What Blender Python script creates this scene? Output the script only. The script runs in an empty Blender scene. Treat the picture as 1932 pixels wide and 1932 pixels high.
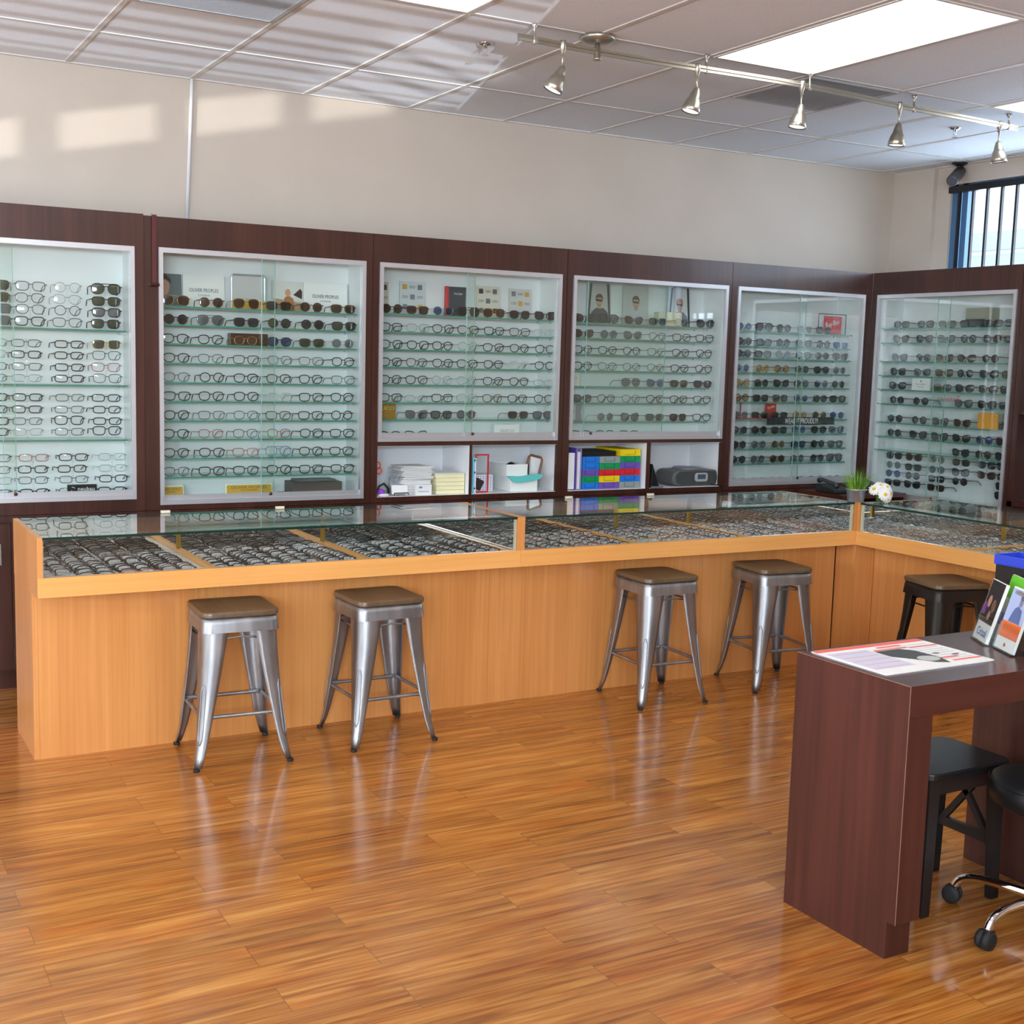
import bpy, math, random
from mathutils import Matrix, Vector, Euler
R = math.radians
random.seed(7)
S = bpy.context.scene
COL = S.collection
# ---------------------------------------------------------------- camera, world, lights, exposure
cam_d = bpy.data.cameras.new('camera'); cam = bpy.data.objects.new('camera', cam_d); COL.objects.link(cam)
cam_d.sensor_width = 36; cam_d.lens = 43.946; cam_d.clip_start = .05; cam_d.clip_end = 200
_r = Vector((0.8703747, -0.49163287, 0.02729483)); _u = Vector((0.03589333, 0.11863528, 0.99228894)); _f = Vector((0.49107999, 0.86268348, -0.12090349))
cam.matrix_world = Matrix(((_r.x, _u.x, -_f.x, 0.0033), (_r.y, _u.y, -_f.y, -6.5951), (_r.z, _u.z, -_f.z, 1.64), (0, 0, 0, 1)))
S.camera = cam
S.view_settings.view_transform = 'Standard'; S.view_settings.look = 'None'; S.view_settings.gamma = 1; S.view_settings.use_curve_mapping = False
S.view_settings.exposure = 0.22
S.cycles.transparent_max_bounces = 40
S.cycles.max_bounces = 8; S.cycles.glossy_bounces = 4; S.cycles.diffuse_bounces = 4
S.cycles.caustics_reflective = False; S.cycles.caustics_refractive = False
W = bpy.data.worlds.new('sky'); S.world = W; W.use_nodes = True
W.node_tree.nodes['Background'].inputs[0].default_value = (.80, .90, 1, 1); W.node_tree.nodes['Background'].inputs[1].default_value = 1.6
def area(name, loc, rot, sx, sy, power, col=(1, 1, 1)):
    d = bpy.data.lights.new(name, 'AREA'); d.shape = 'RECTANGLE'; d.size = sx; d.size_y = sy; d.energy = power; d.color = col
    o = bpy.data.objects.new(name, d); o.location = loc; o.rotation_euler = rot; COL.objects.link(o); return o
# daylight entering through the shop front window, the side window and the high window
area('storefront_daylight', (-1.7, -9.44, 2.15), (R(128), 0, 0), 4.1, .95, 640, (.78, .89, 1))
area('side_window_daylight', (-3.93, -3.4, 1.62), (R(118), 0, R(-90)), 4.2, .5, 190, (.84, .92, 1))
area('high_window_daylight', (6.97, -1.9, 2.45), (R(90), 0, R(90)), 2.6, .9, 45, (.80, .90, 1))
def sunbeam(name, d, power, col, ang):
    l = bpy.data.lights.new(name, 'SUN'); l.energy = power; l.angle = R(ang); l.color = col
    o = bpy.data.objects.new(name, l); COL.objects.link(o); o.rotation_euler = Vector(d).to_track_quat('-Z', 'Y').to_euler()
# sunlight bounced up off parked cars, through the blinds and the side window onto the ceiling and wall
sunbeam('car_glint_front', (.30, .98, .137), 4.2, (.80, .90, 1), .06)
sunbeam('car_glint_side', (.85, .52, .187), 2.6, (1, .98, .95), .45)
# ---------------------------------------------------------------- materials
MATS = {}
def newmat(n):
    m = bpy.data.materials.new(n); m.use_nodes = True; MATS[n] = m; return m, m.node_tree.nodes, m.node_tree.links, m.node_tree.nodes['Principled BSDF']
def srgb(r, g, b):
    f = lambda c: (c / 255 / 12.92) if c / 255 <= .04045 else ((c / 255 + .055) / 1.055) ** 2.4
    return (f(r), f(g), f(b), 1)
def plain(n, col, rough=.5, metal=0, spec=.5, emit=None, es=0, coat=0):
    if n in MATS: return MATS[n]
    m, N, L, P = newmat(n)
    P.inputs['Base Color'].default_value = col; P.inputs['Roughness'].default_value = rough; P.inputs['Metallic'].default_value = metal
    P.inputs['Specular IOR Level'].default_value = spec
    if coat: P.inputs['Coat Weight'].default_value = coat; P.inputs['Coat Roughness'].default_value = .08
    if emit: P.inputs['Emission Color'].default_value = emit; P.inputs['Emission Strength'].default_value = es
    return m
def noise_col(n, c1, c2, scale=(1, 1, 1), nscale=10, rough=.5, metal=0, bump=0, bscale=None, detail=4, spec=.5, rr=None, coat=0):
    m, N, L, P = newmat(n)
    tc = N.new('ShaderNodeTexCoord'); mp = N.new('ShaderNodeMapping'); mp.inputs['Scale'].default_value = scale; L.new(tc.outputs['Object'], mp.inputs[0])
    nz = N.new('ShaderNodeTexNoise'); nz.inputs['Scale'].default_value = nscale; nz.inputs['Detail'].default_value = detail; L.new(mp.outputs[0], nz.inputs[0])
    cr = N.new('ShaderNodeValToRGB'); cr.color_ramp.elements[0].color = c1; cr.color_ramp.elements[1].color = c2
    cr.color_ramp.elements[0].position = .3; cr.color_ramp.elements[1].position = .7
    L.new(nz.outputs[0], cr.inputs[0]); L.new(cr.outputs[0], P.inputs['Base Color'])
    P.inputs['Roughness'].default_value = rough; P.inputs['Metallic'].default_value = metal; P.inputs['Specular IOR Level'].default_value = spec
    if coat: P.inputs['Coat Weight'].default_value = coat; P.inputs['Coat Roughness'].default_value = .1
    if rr:
        mr = N.new('ShaderNodeMapRange'); mr.inputs[3].default_value = rr[0]; mr.inputs[4].default_value = rr[1]; L.new(nz.outputs[0], mr.inputs[0]); L.new(mr.outputs[0], P.inputs['Roughness'])
    if bump:
        b = N.new('ShaderNodeBump'); b.inputs['Strength'].default_value = bump; b.inputs['Distance'].default_value = .002
        n2 = N.new('ShaderNodeTexNoise'); n2.inputs['Scale'].default_value = bscale or nscale; L.new(tc.outputs['Object'], n2.inputs[0]); L.new(n2.outputs[0], b.inputs['Height']); L.new(b.outputs[0], P.inputs['Normal'])
    return m
def glassy(n, tint, refl=1.0, rough=0.0, alpha=0.0, body=(0, 0, 0, 1), gcol=(1, 1, 1, 1), base=.04):
    """thin glass: see-through body plus a mirror reflection that grows at grazing angles (Schlick)"""
    m = bpy.data.materials.new(n); m.use_nodes = True; MATS[n] = m; N = m.node_tree.nodes; L = m.node_tree.links
    for x in list(N): N.remove(x)
    out = N.new('ShaderNodeOutputMaterial'); tr = N.new('ShaderNodeBsdfTransparent'); tr.inputs[0].default_value = tint
    gl = N.new('ShaderNodeBsdfGlossy'); gl.inputs['Roughness'].default_value = rough; gl.inputs[0].default_value = gcol
    lw = N.new('ShaderNodeLayerWeight'); lw.inputs[0].default_value = .5
    pw = N.new('ShaderNodeMath'); pw.operation = 'POWER'; pw.inputs[1].default_value = 5; L.new(lw.outputs['Facing'], pw.inputs[0])
    ma = N.new('ShaderNodeMath'); ma.operation = 'MULTIPLY_ADD'; ma.inputs[1].default_value = (1 - base) * refl; ma.inputs[2].default_value = base * refl; L.new(pw.outputs[0], ma.inputs[0])
    under = tr.outputs[0]
    if alpha:
        df = N.new('ShaderNodeBsdfDiffuse'); df.inputs[0].default_value = body
        mx0 = N.new('ShaderNodeMixShader'); mx0.inputs[0].default_value = alpha; L.new(tr.outputs[0], mx0.inputs[1]); L.new(df.outputs[0], mx0.inputs[2]); under = mx0.outputs[0]
    mx = N.new('ShaderNodeMixShader'); L.new(ma.outputs[0], mx.inputs[0]); L.new(under, mx.inputs[1]); L.new(gl.outputs[0], mx.inputs[2]); L.new(mx.outputs[0], out.inputs[0])
    return m
def wood(n, dark, light, axis='z', fine=60, rough=.35, coat=0, cl=.35, ch=.7):
    """straight grained laminate, grain along the given axis"""
    m, N, L, P = newmat(n)
    tc = N.new('ShaderNodeTexCoord'); mp = N.new('ShaderNodeMapping')
    sc = {'x': (1.2, fine, fine), 'y': (fine, 1.2, fine), 'z': (fine, fine, 1.2)}[axis]; mp.inputs['Scale'].default_value = sc; L.new(tc.outputs['Object'], mp.inputs[0])
    nz = N.new('ShaderNodeTexNoise'); nz.inputs['Scale'].default_value = 1.0; nz.inputs['Detail'].default_value = 6; nz.inputs['Distortion'].default_value = .4; L.new(mp.outputs[0], nz.inputs[0])
    mp2 = N.new('ShaderNodeMapping'); mp2.inputs['Scale'].default_value = tuple(v * (.12 if v > 2 else .6) for v in sc); L.new(tc.outputs['Object'], mp2.inputs[0])
    n2 = N.new('ShaderNodeTexNoise'); n2.inputs['Scale'].default_value = 1; n2.inputs['Detail'].default_value = 3; L.new(mp2.outputs[0], n2.inputs[0])
    ad = N.new('ShaderNodeMath'); ad.operation = 'MULTIPLY_ADD'; ad.inputs[1].default_value = .45; L.new(nz.outputs[0], ad.inputs[0])
    a2 = N.new('ShaderNodeMath'); a2.operation = 'MULTIPLY'; a2.inputs[1].default_value = .55; L.new(n2.outputs[0], a2.inputs[0]); L.new(a2.outputs[0], ad.inputs[2])
    cr = N.new('ShaderNodeValToRGB'); cr.color_ramp.elements[0].color = dark; cr.color_ramp.elements[1].color = light; cr.color_ramp.elements[0].position = cl; cr.color_ramp.elements[1].position = ch
    L.new(ad.outputs[0], cr.inputs[0]); L.new(cr.outputs[0], P.inputs['Base Color']); P.inputs['Roughness'].default_value = rough
    if coat: P.inputs['Coat Weight'].default_value = coat; P.inputs['Coat Roughness'].default_value = .12
    return m
def floor_material():
    m, N, L, P = newmat('laminate_floor')
    tc = N.new('ShaderNodeTexCoord')
    bt = N.new('ShaderNodeTexBrick'); bt.inputs['Color1'].default_value = (0, 0, 0, 1); bt.inputs['Color2'].default_value = (1, 1, 1, 1); bt.inputs['Mortar'].default_value = (.5, .5, .5, 1)
    bt.inputs['Scale'].default_value = 1; bt.inputs['Mortar Size'].default_value = .0012; bt.inputs['Mortar Smooth'].default_value = 0
    bt.inputs['Brick Width'].default_value = .81; bt.inputs['Row Height'].default_value = .131; bt.offset = .37; bt.offset_frequency = 2; bt.squash = 1
    mp0 = N.new('ShaderNodeMapping'); mp0.inputs['Location'].default_value = (.30, .096, 0); L.new(tc.outputs['Object'], mp0.inputs[0]); L.new(mp0.outputs[0], bt.inputs[0])
    rnd = N.new('ShaderNodeSeparateColor'); L.new(bt.outputs['Color'], rnd.inputs[0])
    wv = N.new('ShaderNodeMath'); wv.operation = 'MULTIPLY'; wv.inputs[1].default_value = 37; L.new(rnd.outputs[0], wv.inputs[0])
    def nz(scale, detail, dist=0, sc=1):
        mp = N.new('ShaderNodeMapping'); mp.inputs['Scale'].default_value = scale; L.new(tc.outputs['Object'], mp.inputs[0])
        t = N.new('ShaderNodeTexNoise'); t.noise_dimensions = '4D'; t.inputs['Scale'].default_value = sc; t.inputs['Detail'].default_value = detail; t.inputs['Distortion'].default_value = dist
        L.new(mp.outputs[0], t.inputs['Vector']); L.new(wv.outputs[0], t.inputs['W']); return t
    g1 = nz((1.2, 15, 1), 8, 2.4); g2 = nz((2.2, 85, 1), 5, .5); g3 = nz((1.1, 5, 1), 3, 2.0)
    cr = N.new('ShaderNodeValToRGB'); e = cr.color_ramp.elements
    e[0].position = .28; e[0].color = srgb(98, 56, 22); e[1].position = .72; e[1].color = srgb(208, 152, 80)
    x = e.new(.42); x.color = srgb(146, 86, 34); x = e.new(.54); x.color = srgb(180, 116, 50)
    mix = N.new('ShaderNodeMath'); mix.operation = 'MULTIPLY_ADD'; mix.inputs[1].default_value = .55; L.new(g1.outputs[0], mix.inputs[0])
    m2 = N.new('ShaderNodeMath'); m2.operation = 'MULTIPLY'; m2.inputs[1].default_value = .45; L.new(g2.outputs[0], m2.inputs[0]); L.new(m2.outputs[0], mix.inputs[2])
    L.new(mix.outputs[0], cr.inputs[0])
    # reddish bands
    rb = N.new('ShaderNodeValToRGB'); rb.color_ramp.elements[0].position = .5; rb.color_ramp.elements[1].position = .68; rb.color_ramp.elements[0].color = (0, 0, 0, 1); L.new(g3.outputs[0], rb.inputs[0])
    mr = N.new('ShaderNodeMixRGB'); mr.blend_type = 'MULTIPLY'; mr.inputs[2].default_value = (.98, .80, .62, 1); L.new(rb.outputs[0], mr.inputs[0]); L.new(cr.outputs[0], mr.inputs[1])
    # dark streaks
    g4 = nz((1.0, 26, 1), 2, 1.0, 1.3); ds = N.new('ShaderNodeValToRGB'); ds.color_ramp.elements[0].position = .68; ds.color_ramp.elements[1].position = .80; L.new(g4.outputs[0], ds.inputs[0])
    md = N.new('ShaderNodeMixRGB'); md.blend_type = 'MULTIPLY'; md.inputs[2].default_value = (.36, .28, .22, 1); L.new(ds.outputs[0], md.inputs[0]); L.new(mr.outputs[0], md.inputs[1])
    # plank to plank tone
    pt = N.new('ShaderNodeMapRange'); pt.inputs[3].default_value = .86; pt.inputs[4].default_value = 1.08; L.new(rnd.outputs[0], pt.inputs[0])
    mt = N.new('ShaderNodeVectorMath'); mt.operation = 'SCALE'; L.new(md.outputs[0], mt.inputs[0]); L.new(pt.outputs[0], mt.inputs['Scale'])
    mm = N.new('ShaderNodeMixRGB'); mm.inputs[2].default_value = srgb(128, 84, 40); L.new(bt.outputs['Fac'], mm.inputs[0]); L.new(mt.outputs[0], mm.inputs[1])
    L.new(mm.outputs[0], P.inputs['Base Color'])
    P.inputs['Roughness'].default_value = .22; P.inputs['Specular IOR Level'].default_value = .5
    P.inputs['Coat Weight'].default_value = .5; P.inputs['Coat Roughness'].default_value = .1
    return m
def tile_material():
    m, N, L, P = newmat('acoustic_tile')
    tc = N.new('ShaderNodeTexCoord'); nz = N.new('ShaderNodeTexNoise'); nz.inputs['Scale'].default_value = 260; nz.inputs['Detail'].default_value = 2; L.new(tc.outputs['Object'], nz.inputs[0])
    cr = N.new('ShaderNodeValToRGB'); cr.color_ramp.elements[0].color = srgb(224, 231, 242); cr.color_ramp.elements[1].color = srgb(238, 245, 253); cr.color_ramp.elements[0].position = .38; cr.color_ramp.elements[1].position = .56
    L.new(nz.outputs[0], cr.inputs[0]); L.new(cr.outputs[0], P.inputs['Base Color']); P.inputs['Roughness'].default_value = .9
    return m
M_wall = noise_col('wall_paint', srgb(194, 183, 170), srgb(199, 188, 175), nscale=3, rough=.55, bump=.15, bscale=180)
M_tile = tile_material()
M_grid = plain('grid_white', srgb(214, 211, 208), .5)
M_floor = floor_material()
M_mahog = wood('mahogany_laminate', srgb(50, 25, 18), srgb(80, 43, 32), 'z', 55, .32, coat=.25)
M_mahogx = wood('mahogany_laminate_flat', srgb(58, 26, 19), srgb(92, 46, 34), 'x', 55, .30, coat=.3)
M_beechz = wood('beech_panel', srgb(204, 136, 72), srgb(226, 162, 96), 'z', 70, .34, coat=.25)
M_beechx = wood('beech_fascia', srgb(226, 160, 86), srgb(240, 180, 108), 'x', 70, .36)
M_deskr = wood('red_mahogany', srgb(50, 23, 20), srgb(86, 44, 37), 'z', 40, .36, coat=.2)
M_deskt = wood('desk_top_laminate', srgb(62, 28, 24), srgb(84, 42, 34), 'x', 40, .30, coat=.3)
M_white = plain('white_melamine', srgb(232, 234, 236), .45)
M_alu = plain('silver_anodised', srgb(205, 206, 210), .35, .65)
M_pane = glassy('door_glass', (.955, .985, .972, 1), 1.0)
M_shelf = glassy('shelf_glass', (.89, .965, .94, 1), .9)
M_shelfedge = plain('shelf_edge_green', srgb(70, 140, 122), .15)
M_case = glassy('case_glass', (.95, .97, .96, 1), 1.0)
M_caseedge = plain('glass_edge_dark', srgb(22, 52, 46), .15)
M_mirror = plain('mirror_panel', (.9, .91, .9, 1), .02, 1)
M_steel = noise_col('brushed_gunmetal', srgb(140, 143, 147), srgb(176, 180, 184), scale=(1, 1, .15), nscale=16, rough=.36, metal=1, rr=(.36, .5))
M_darksteel = plain('black_steel', srgb(42, 38, 34), .38, .5)
M_seatw = wood('weathered_elm', srgb(78, 60, 42), srgb(112, 90, 64), 'y', 45, .38, coat=.15)
M_rubber = plain('black_rubber', srgb(22, 22, 24), .7)
M_black = plain('black_plastic', srgb(20, 20, 22), .4)
M_blackw = plain('black_stained_wood', srgb(24, 23, 25), .38)
M_vinyl = plain('black_vinyl', srgb(20, 21, 24), .42)
M_chrome = plain('chrome', (.85, .85, .87, 1), .06, 1)
M_nickel = plain('satin_nickel', srgb(176, 172, 160), .32, .85)
M_lamp = plain('lamp_face', (1, 1, 1, 1), .4, emit=(1, 1, 1, 1), es=1.2)
M_diff = plain('troffer_diffuser', (1, 1, 1, 1), .5, emit=(1, .985, .96, 1), es=3.6)
M_brass = plain('brass_strip', srgb(176, 138, 50), .3, .7)
M_acryl = glassy('clear_acrylic', (.96, .98, .98, 1), 1.2, .02)
M_paper = plain('white_paper', srgb(236, 236, 234), .7)
M_red = plain('red_paint', srgb(205, 40, 45), .45)
# ---------------------------------------------------------------- mesh helpers
class MB:
    def __init__(s): s.v = []; s.f = []; s.mi = []; s.cur = 0
    def m(s, i): s.cur = i; return s
    def add(s, vs, fs):
        b = len(s.v); s.v += [tuple(p) for p in vs]; s.f += [tuple(b + i for i in f) for f in fs]; s.mi += [s.cur] * len(fs); return s
    def box(s, x0, x1, y0, y1, z0, z1):
        if x0 > x1: x0, x1 = x1, x0
        if y0 > y1: y0, y1 = y1, y0
        return s.add([(x0, y0, z0), (x1, y0, z0), (x1, y1, z0), (x0, y1, z0), (x0, y0, z1), (x1, y0, z1), (x1, y1, z1), (x0, y1, z1)],
                     [(0, 3, 2, 1), (4, 5, 6, 7), (0, 1, 5, 4), (1, 2, 6, 5), (2, 3, 7, 6), (3, 0, 4, 7)])
    def obox(s, c, size, e=(0, 0, 0)):
        r = Euler(e).to_matrix(); hx, hy, hz = (q / 2 for q in size); c = Vector(c)
        vs = [c + r @ Vector((a * hx, b * hy, d * hz)) for d in (-1, 1) for a, b in ((-1, -1), (1, -1), (1, 1), (-1, 1))]
        return s.add(vs, [(0, 3, 2, 1), (4, 5, 6, 7), (0, 1, 5, 4), (1, 2, 6, 5), (2, 3, 7, 6), (3, 0, 4, 7)])
    def tube(s, pts, r, n=6, closed=False, caps=True):
        pts = [Vector(p) for p in pts]; k = len(pts); rs = r if isinstance(r, (list, tuple)) else [r] * k; vs = []; up = None
        for i, p in enumerate(pts):
            a = pts[(i - 1) % k] if (closed or i) else p; b = pts[(i + 1) % k] if (closed or i < k - 1) else p
            t = (b - a).normalized()
            if up is None: up = Vector((0, 0, 1)) if abs(t.z) < .9 else Vector((0, 1, 0))
            x = t.cross(up); x = x.normalized() if x.length > 1e-6 else t.orthogonal().normalized(); y = x.cross(t).normalized(); up = y
            for j in range(n):
                q = 2 * math.pi * j / n; vs.append(p + (x * math.cos(q) + y * math.sin(q)) * rs[i])
        fs = []
        for i in range(k if closed else k - 1):
            for j in range(n): i2 = (i + 1) % k; fs.append((i * n + j, i * n + (j + 1) % n, i2 * n + (j + 1) % n, i2 * n + j))
        if not closed and caps: fs.append(tuple(range(n - 1, -1, -1))); fs.append(tuple((k - 1) * n + j for j in range(n)))
        return s.add(vs, fs)
    def lathe(s, prof, c=(0, 0, 0), n=24, mat=None, cap=True):
        vs = []
        for r, z in prof:
            for j in range(n):
                q = 2 * math.pi * j / n; p = Vector((r * math.cos(q), r * math.sin(q), z)); p = mat @ p if mat else p; vs.append(p + Vector(c))
        fs = []
        for i in range(len(prof) - 1):
            for j in range(n): fs.append((i * n + j, i * n + (j + 1) % n, (i + 1) * n + (j + 1) % n, (i + 1) * n + j))
        if cap: fs.append(tuple(range(n - 1, -1, -1))); fs.append(tuple((len(prof) - 1) * n + j for j in range(n)))
        return s.add(vs, fs)
    def prism(s, poly, z0, z1, fn=lambda a, b, c: (a, b, c)):
        k = len(poly); vs = [fn(x, y, z0) for x, y in poly] + [fn(x, y, z1) for x, y in poly]
        return s.add(vs, [tuple(range(k - 1, -1, -1)), tuple(range(k, 2 * k))] + [(i, (i + 1) % k, k + (i + 1) % k, k + i) for i in range(k)])
    def mesh(s, name, mats, smooth=False):
        me = bpy.data.meshes.new(name); me.from_pydata(s.v, [], s.f)
        for m in (mats if isinstance(mats, (list, tuple)) else [mats]): me.materials.append(m)
        if any(s.mi): me.polygons.foreach_set('material_index', s.mi)
        if smooth: me.polygons.foreach_set('use_smooth', [True] * len(me.polygons))
        me.update(); return me
    def build(s, name, mats, parent=None, smooth=False, bevel=0, loc=None, rot=None, auto=False):
        o = bpy.data.objects.new(name, s.mesh(name, mats, smooth)); COL.objects.link(o)
        if parent: o.parent = parent
        if loc: o.location = loc
        if rot: o.rotation_euler = rot
        if bevel:
            b = o.modifiers.new('bevel', 'BEVEL'); b.width = bevel; b.segments = 2; b.limit_method = 'ANGLE'; b.angle_limit = R(40)
        return o
def rrect(w, d, r, n=5):
    pts = []
    for cx, cy, a in ((w / 2 - r, d / 2 - r, 0), (-w / 2 + r, d / 2 - r, 90), (-w / 2 + r, -d / 2 + r, 180), (w / 2 - r, -d / 2 + r, 270)):
        for i in range(n + 1): q = R(a + 90 * i / n); pts.append((cx + r * math.cos(q), cy + r * math.sin(q)))
    return pts
def tag(o, label=None, cat=None, group=None, kind=None):
    if label: o['label'] = label
    if cat: o['category'] = cat
    if group: o['group'] = group
    if kind: o['kind'] = kind
    return o
def thing(name, label, cat, loc=(0, 0, 0), rotz=0, group=None, rot=None):
    o = bpy.data.objects.new(name, None); o.empty_display_size = .1; COL.objects.link(o); o.location = loc
    o.rotation_euler = rot if rot else (0, 0, rotz); return tag(o, label, cat, group)
def struct(name, mb, mats, label=None, bevel=0, parent=None):
    o = mb.build(name, mats, parent, bevel=bevel)
    if not parent: o['kind'] = 'structure'
    if label: o['label'] = label
    return o
def link_copy(src, parent):
    c = src.copy(); COL.objects.link(c); c.parent = parent; return c
def text(name, body, parent, mat, loc, rot, width, height=None, bold=0.0, depth=.0004):
    cu = bpy.data.curves.new(name, 'FONT'); cu.body = body; cu.size = 1; cu.align_x = 'CENTER'; cu.align_y = 'CENTER'; cu.extrude = 0.0; cu.offset = bold; cu.resolution_u = 3
    t = bpy.data.objects.new('t', cu); COL.objects.link(t)
    dg = bpy.context.evaluated_depsgraph_get(); me = bpy.data.meshes.new_from_object(t.evaluated_get(dg)); bpy.data.objects.remove(t)
    xs = [v.co.x for v in me.vertices]; ys = [v.co.y for v in me.vertices]; w0 = max(xs) - min(xs); h0 = max(ys) - min(ys); cx = (max(xs) + min(xs)) / 2; cy = (max(ys) + min(ys)) / 2
    sx = width / w0; sy = height / h0 if height else sx
    for v in me.vertices: v.co = ((v.co.x - cx) * sx, (v.co.y - cy) * sy, 0)
    me.materials.clear(); me.materials.append(mat)
    o = bpy.data.objects.new(name, me); COL.objects.link(o); o.parent = parent; o.location = loc; o.rotation_euler = rot
    so = o.modifiers.new('s', 'SOLIDIFY'); so.thickness = depth; so.offset = 1
    return o
UP = (R(90), 0, 0)          # lettering that faces local -y
ORD = ['first', 'second', 'third', 'fourth', 'fifth', 'sixth', 'seventh', 'eighth', 'ninth', 'tenth', 'eleventh', 'twelfth', 'thirteenth', 'fourteenth']
# ---------------------------------------------------------------- room
H = 3.024; T = .6096; X0 = 1.1856; D0 = -.7034; XR = 6.837
struct('floor', MB().box(-4, 7.1, -9.5, .1, -.1, 0), M_floor, 'glossy orange brown laminate plank floor')
struct('ceiling', MB().box(-4.1, 7.1, -9.5, .1, H, H + .08), M_tile, 'white acoustic tile drop ceiling')
struct('wall_back', MB().box(-4.1, XR + .1, 0, .1, 0, H), M_wall, 'beige painted wall above the display cabinets')
wl = MB().box(-4.1, -4, -9.5, 0, 0, 1.372).box(-4.1, -4, -9.5, 0, 1.392, 1.445).box(-4.1, -4, -9.5, 0, 1.64, H).box(-4.1, -4, -1.2, 0, 1.445, 1.64).box(-4.1, -4, -9.5, -5.6, 1.445, 1.64)
for k in range(13): wl.box(-4.1, -4, -1.55 - k * .40, -1.495 - k * .40, 1.445, 1.64)
struct('wall_left', wl, M_wall)
struct('wall_front', MB().box(-4, 7.1, -9.6, -9.5, 0, 1.7).box(-4, 7.1, -9.6, -9.5, 2.7, H).box(-4, -3.8, -9.6, -9.5, 1.7, 2.7).box(.4, 7.1, -9.6, -9.5, 1.7, 2.7), M_wall)  # unseen wall; sill set high so the front sunbeam reaches only the ceiling
t = thing('window_blind', 'white slatted blind in the shop front window behind the camera', 'window blind', (-1.7, -9.52, 1.6)); m = MB()
zb_ = .11; rgb_ = random.Random(2)
for k in range(30): m.obox((0, 0, zb_), (4.15, .0016, .009 + rgb_.uniform(0, .006))); zb_ += rgb_.choice((.022, .03, .036, .045))
tag(m.build('slats', M_grid, t), kind='stuff')
wy0, wy1, wz0, wz1 = -.487, -3.6, 2.0, 2.895
wr = MB().box(XR, XR + .14, -9.5, 0, 0, wz0).box(XR, XR + .14, -9.5, 0, wz1, H).box(XR, XR + .14, wy0, 0, wz0, wz1).box(XR, XR + .14, -9.5, wy1, wz0, wz1)
wr.box(XR - .035, XR, -.365, 0, 0, H - .001)
struct('wall_right', wr, M_wall, 'beige painted wall around the barred high window')
# T-bar grid
g = MB()
for k in range(-9, 10):
    x = X0 + k * T
    if x < XR - .02: g.box(x - .012, x + .012, -9.4, 0, H - .004, H)
for j in range(-0, 8):
    y = D0 - j * 2 * T; g.box(-4, XR, y - .012, y + .012, H - .003, H)
for xa, xb in ((X0, X0 + T), (X0 + 5 * T, X0 + 6 * T)): g.box(xa, xb, D0 - T - .012, D0 - T + .012, H - .003, H)
g.box(-4, XR, -.02, 0, H - .006, H).box(XR - .02, XR, -9.4, 0, H - .006, H)
struct('trim_1', g, M_grid, 'white metal ceiling grid')
# wall seam conduit
o = MB().tube([(1.798, -.012, H), (1.795, -.012, 2.95), (1.768, -.012, 2.295)], .009, 8).build('conduit', plain('conduit_white', srgb(228, 230, 234), .25), smooth=True)
tag(o, 'thin white vertical conduit running down the back wall above cabinets', 'conduit')
# high window
fr = MB().box(XR + .02, XR + .07, wy0 - .045, wy0, wz0, wz1).box(XR + .02, XR + .07, wy0 - .13, wy0 - .085, wz0, wz1).box(XR + .02, XR + .07, wy1, wy0, wz1 - .03, wz1).box(XR + .02, XR + .07, wy1, wy0, wz0, wz0 + .04)
win = struct('window_1', fr, plain('window_frame_blue', srgb(70, 110, 150), .4), 'high window with blue frame and black bars')
struct('window_pane', MB().box(XR + .085, XR + .09, wy1, wy0, wz0, wz1), glassy('window_glass', (.93, .97, 1, 1), 1), parent=win)
bars = thing('window_bars', 'black vertical security bars hung inside the high window', 'window bars', (XR + .01, wy0, wz0))
MB().box(-.02, .015, wy1 - wy0, .012, wz1 - wz0 - .055, wz1 - wz0 - .012).build('top_rail', M_black, bars)
bar = None
for k in range(26):
    y = -.072 - k * .1155
    if y < wy1 - wy0: break
    if bar is None: bar = MB().box(-.012, .008, -.0075, .0075, 0, wz1 - wz0 - .03).build('bar', M_black, bars, loc=(0, y, 0))
    else: b = link_copy(bar, bars); b.location = (0, y, 0)
# outside the window
ow = thing('neighbouring_building', 'pale grey neighbouring building wall seen through the high window', 'building', (11, -3, 0))
MB().box(0, .3, -6, 8, 0, 3.12).build('wall', plain('outside_wall', srgb(196, 204, 226), .8), ow)
MB().box(-.04, 0, -6, 8, 2.88, 2.91).box(-.03, 0, -6, 8, 2.72, 2.735).build('ledge', plain('outside_ledge', srgb(225, 230, 245), .8), ow)
for y in (2.35, 2.75, 3.2): MB().box(-.02, 0, y, y + .1, 2.0, 2.7).build('post', plain('outside_post', srgb(170, 176, 205), .8), ow)
tr = thing('tree_branch', 'leafy green branch hanging outside the high window', 'tree branch', (8.6, -1.3, 3.6))
MB().tube([(0, 0, 0.3), (.0, .1, 0), (.02, .15, -.3)], [.02, .012, .004], 6).build('branch', plain('bark', srgb(90, 80, 66), .9), tr)
lm = MB(); rg = random.Random(3)
for k in range(60):
    c = Vector((rg.uniform(-.1, .1), rg.uniform(-.15, .35), rg.uniform(-.42, .1))); e = Euler((rg.uniform(0, 3), rg.uniform(0, 3), rg.uniform(0, 6))).to_matrix()
    lm.add([c + e @ Vector(p) for p in ((0, -.045, 0), (.018, 0, .004), (0, .05, 0), (-.018, 0, .004))], [(0, 1, 2, 3)])
tag(lm.build('leaves', plain('leaf', srgb(110, 140, 110), .6), tr), kind='stuff')
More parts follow.
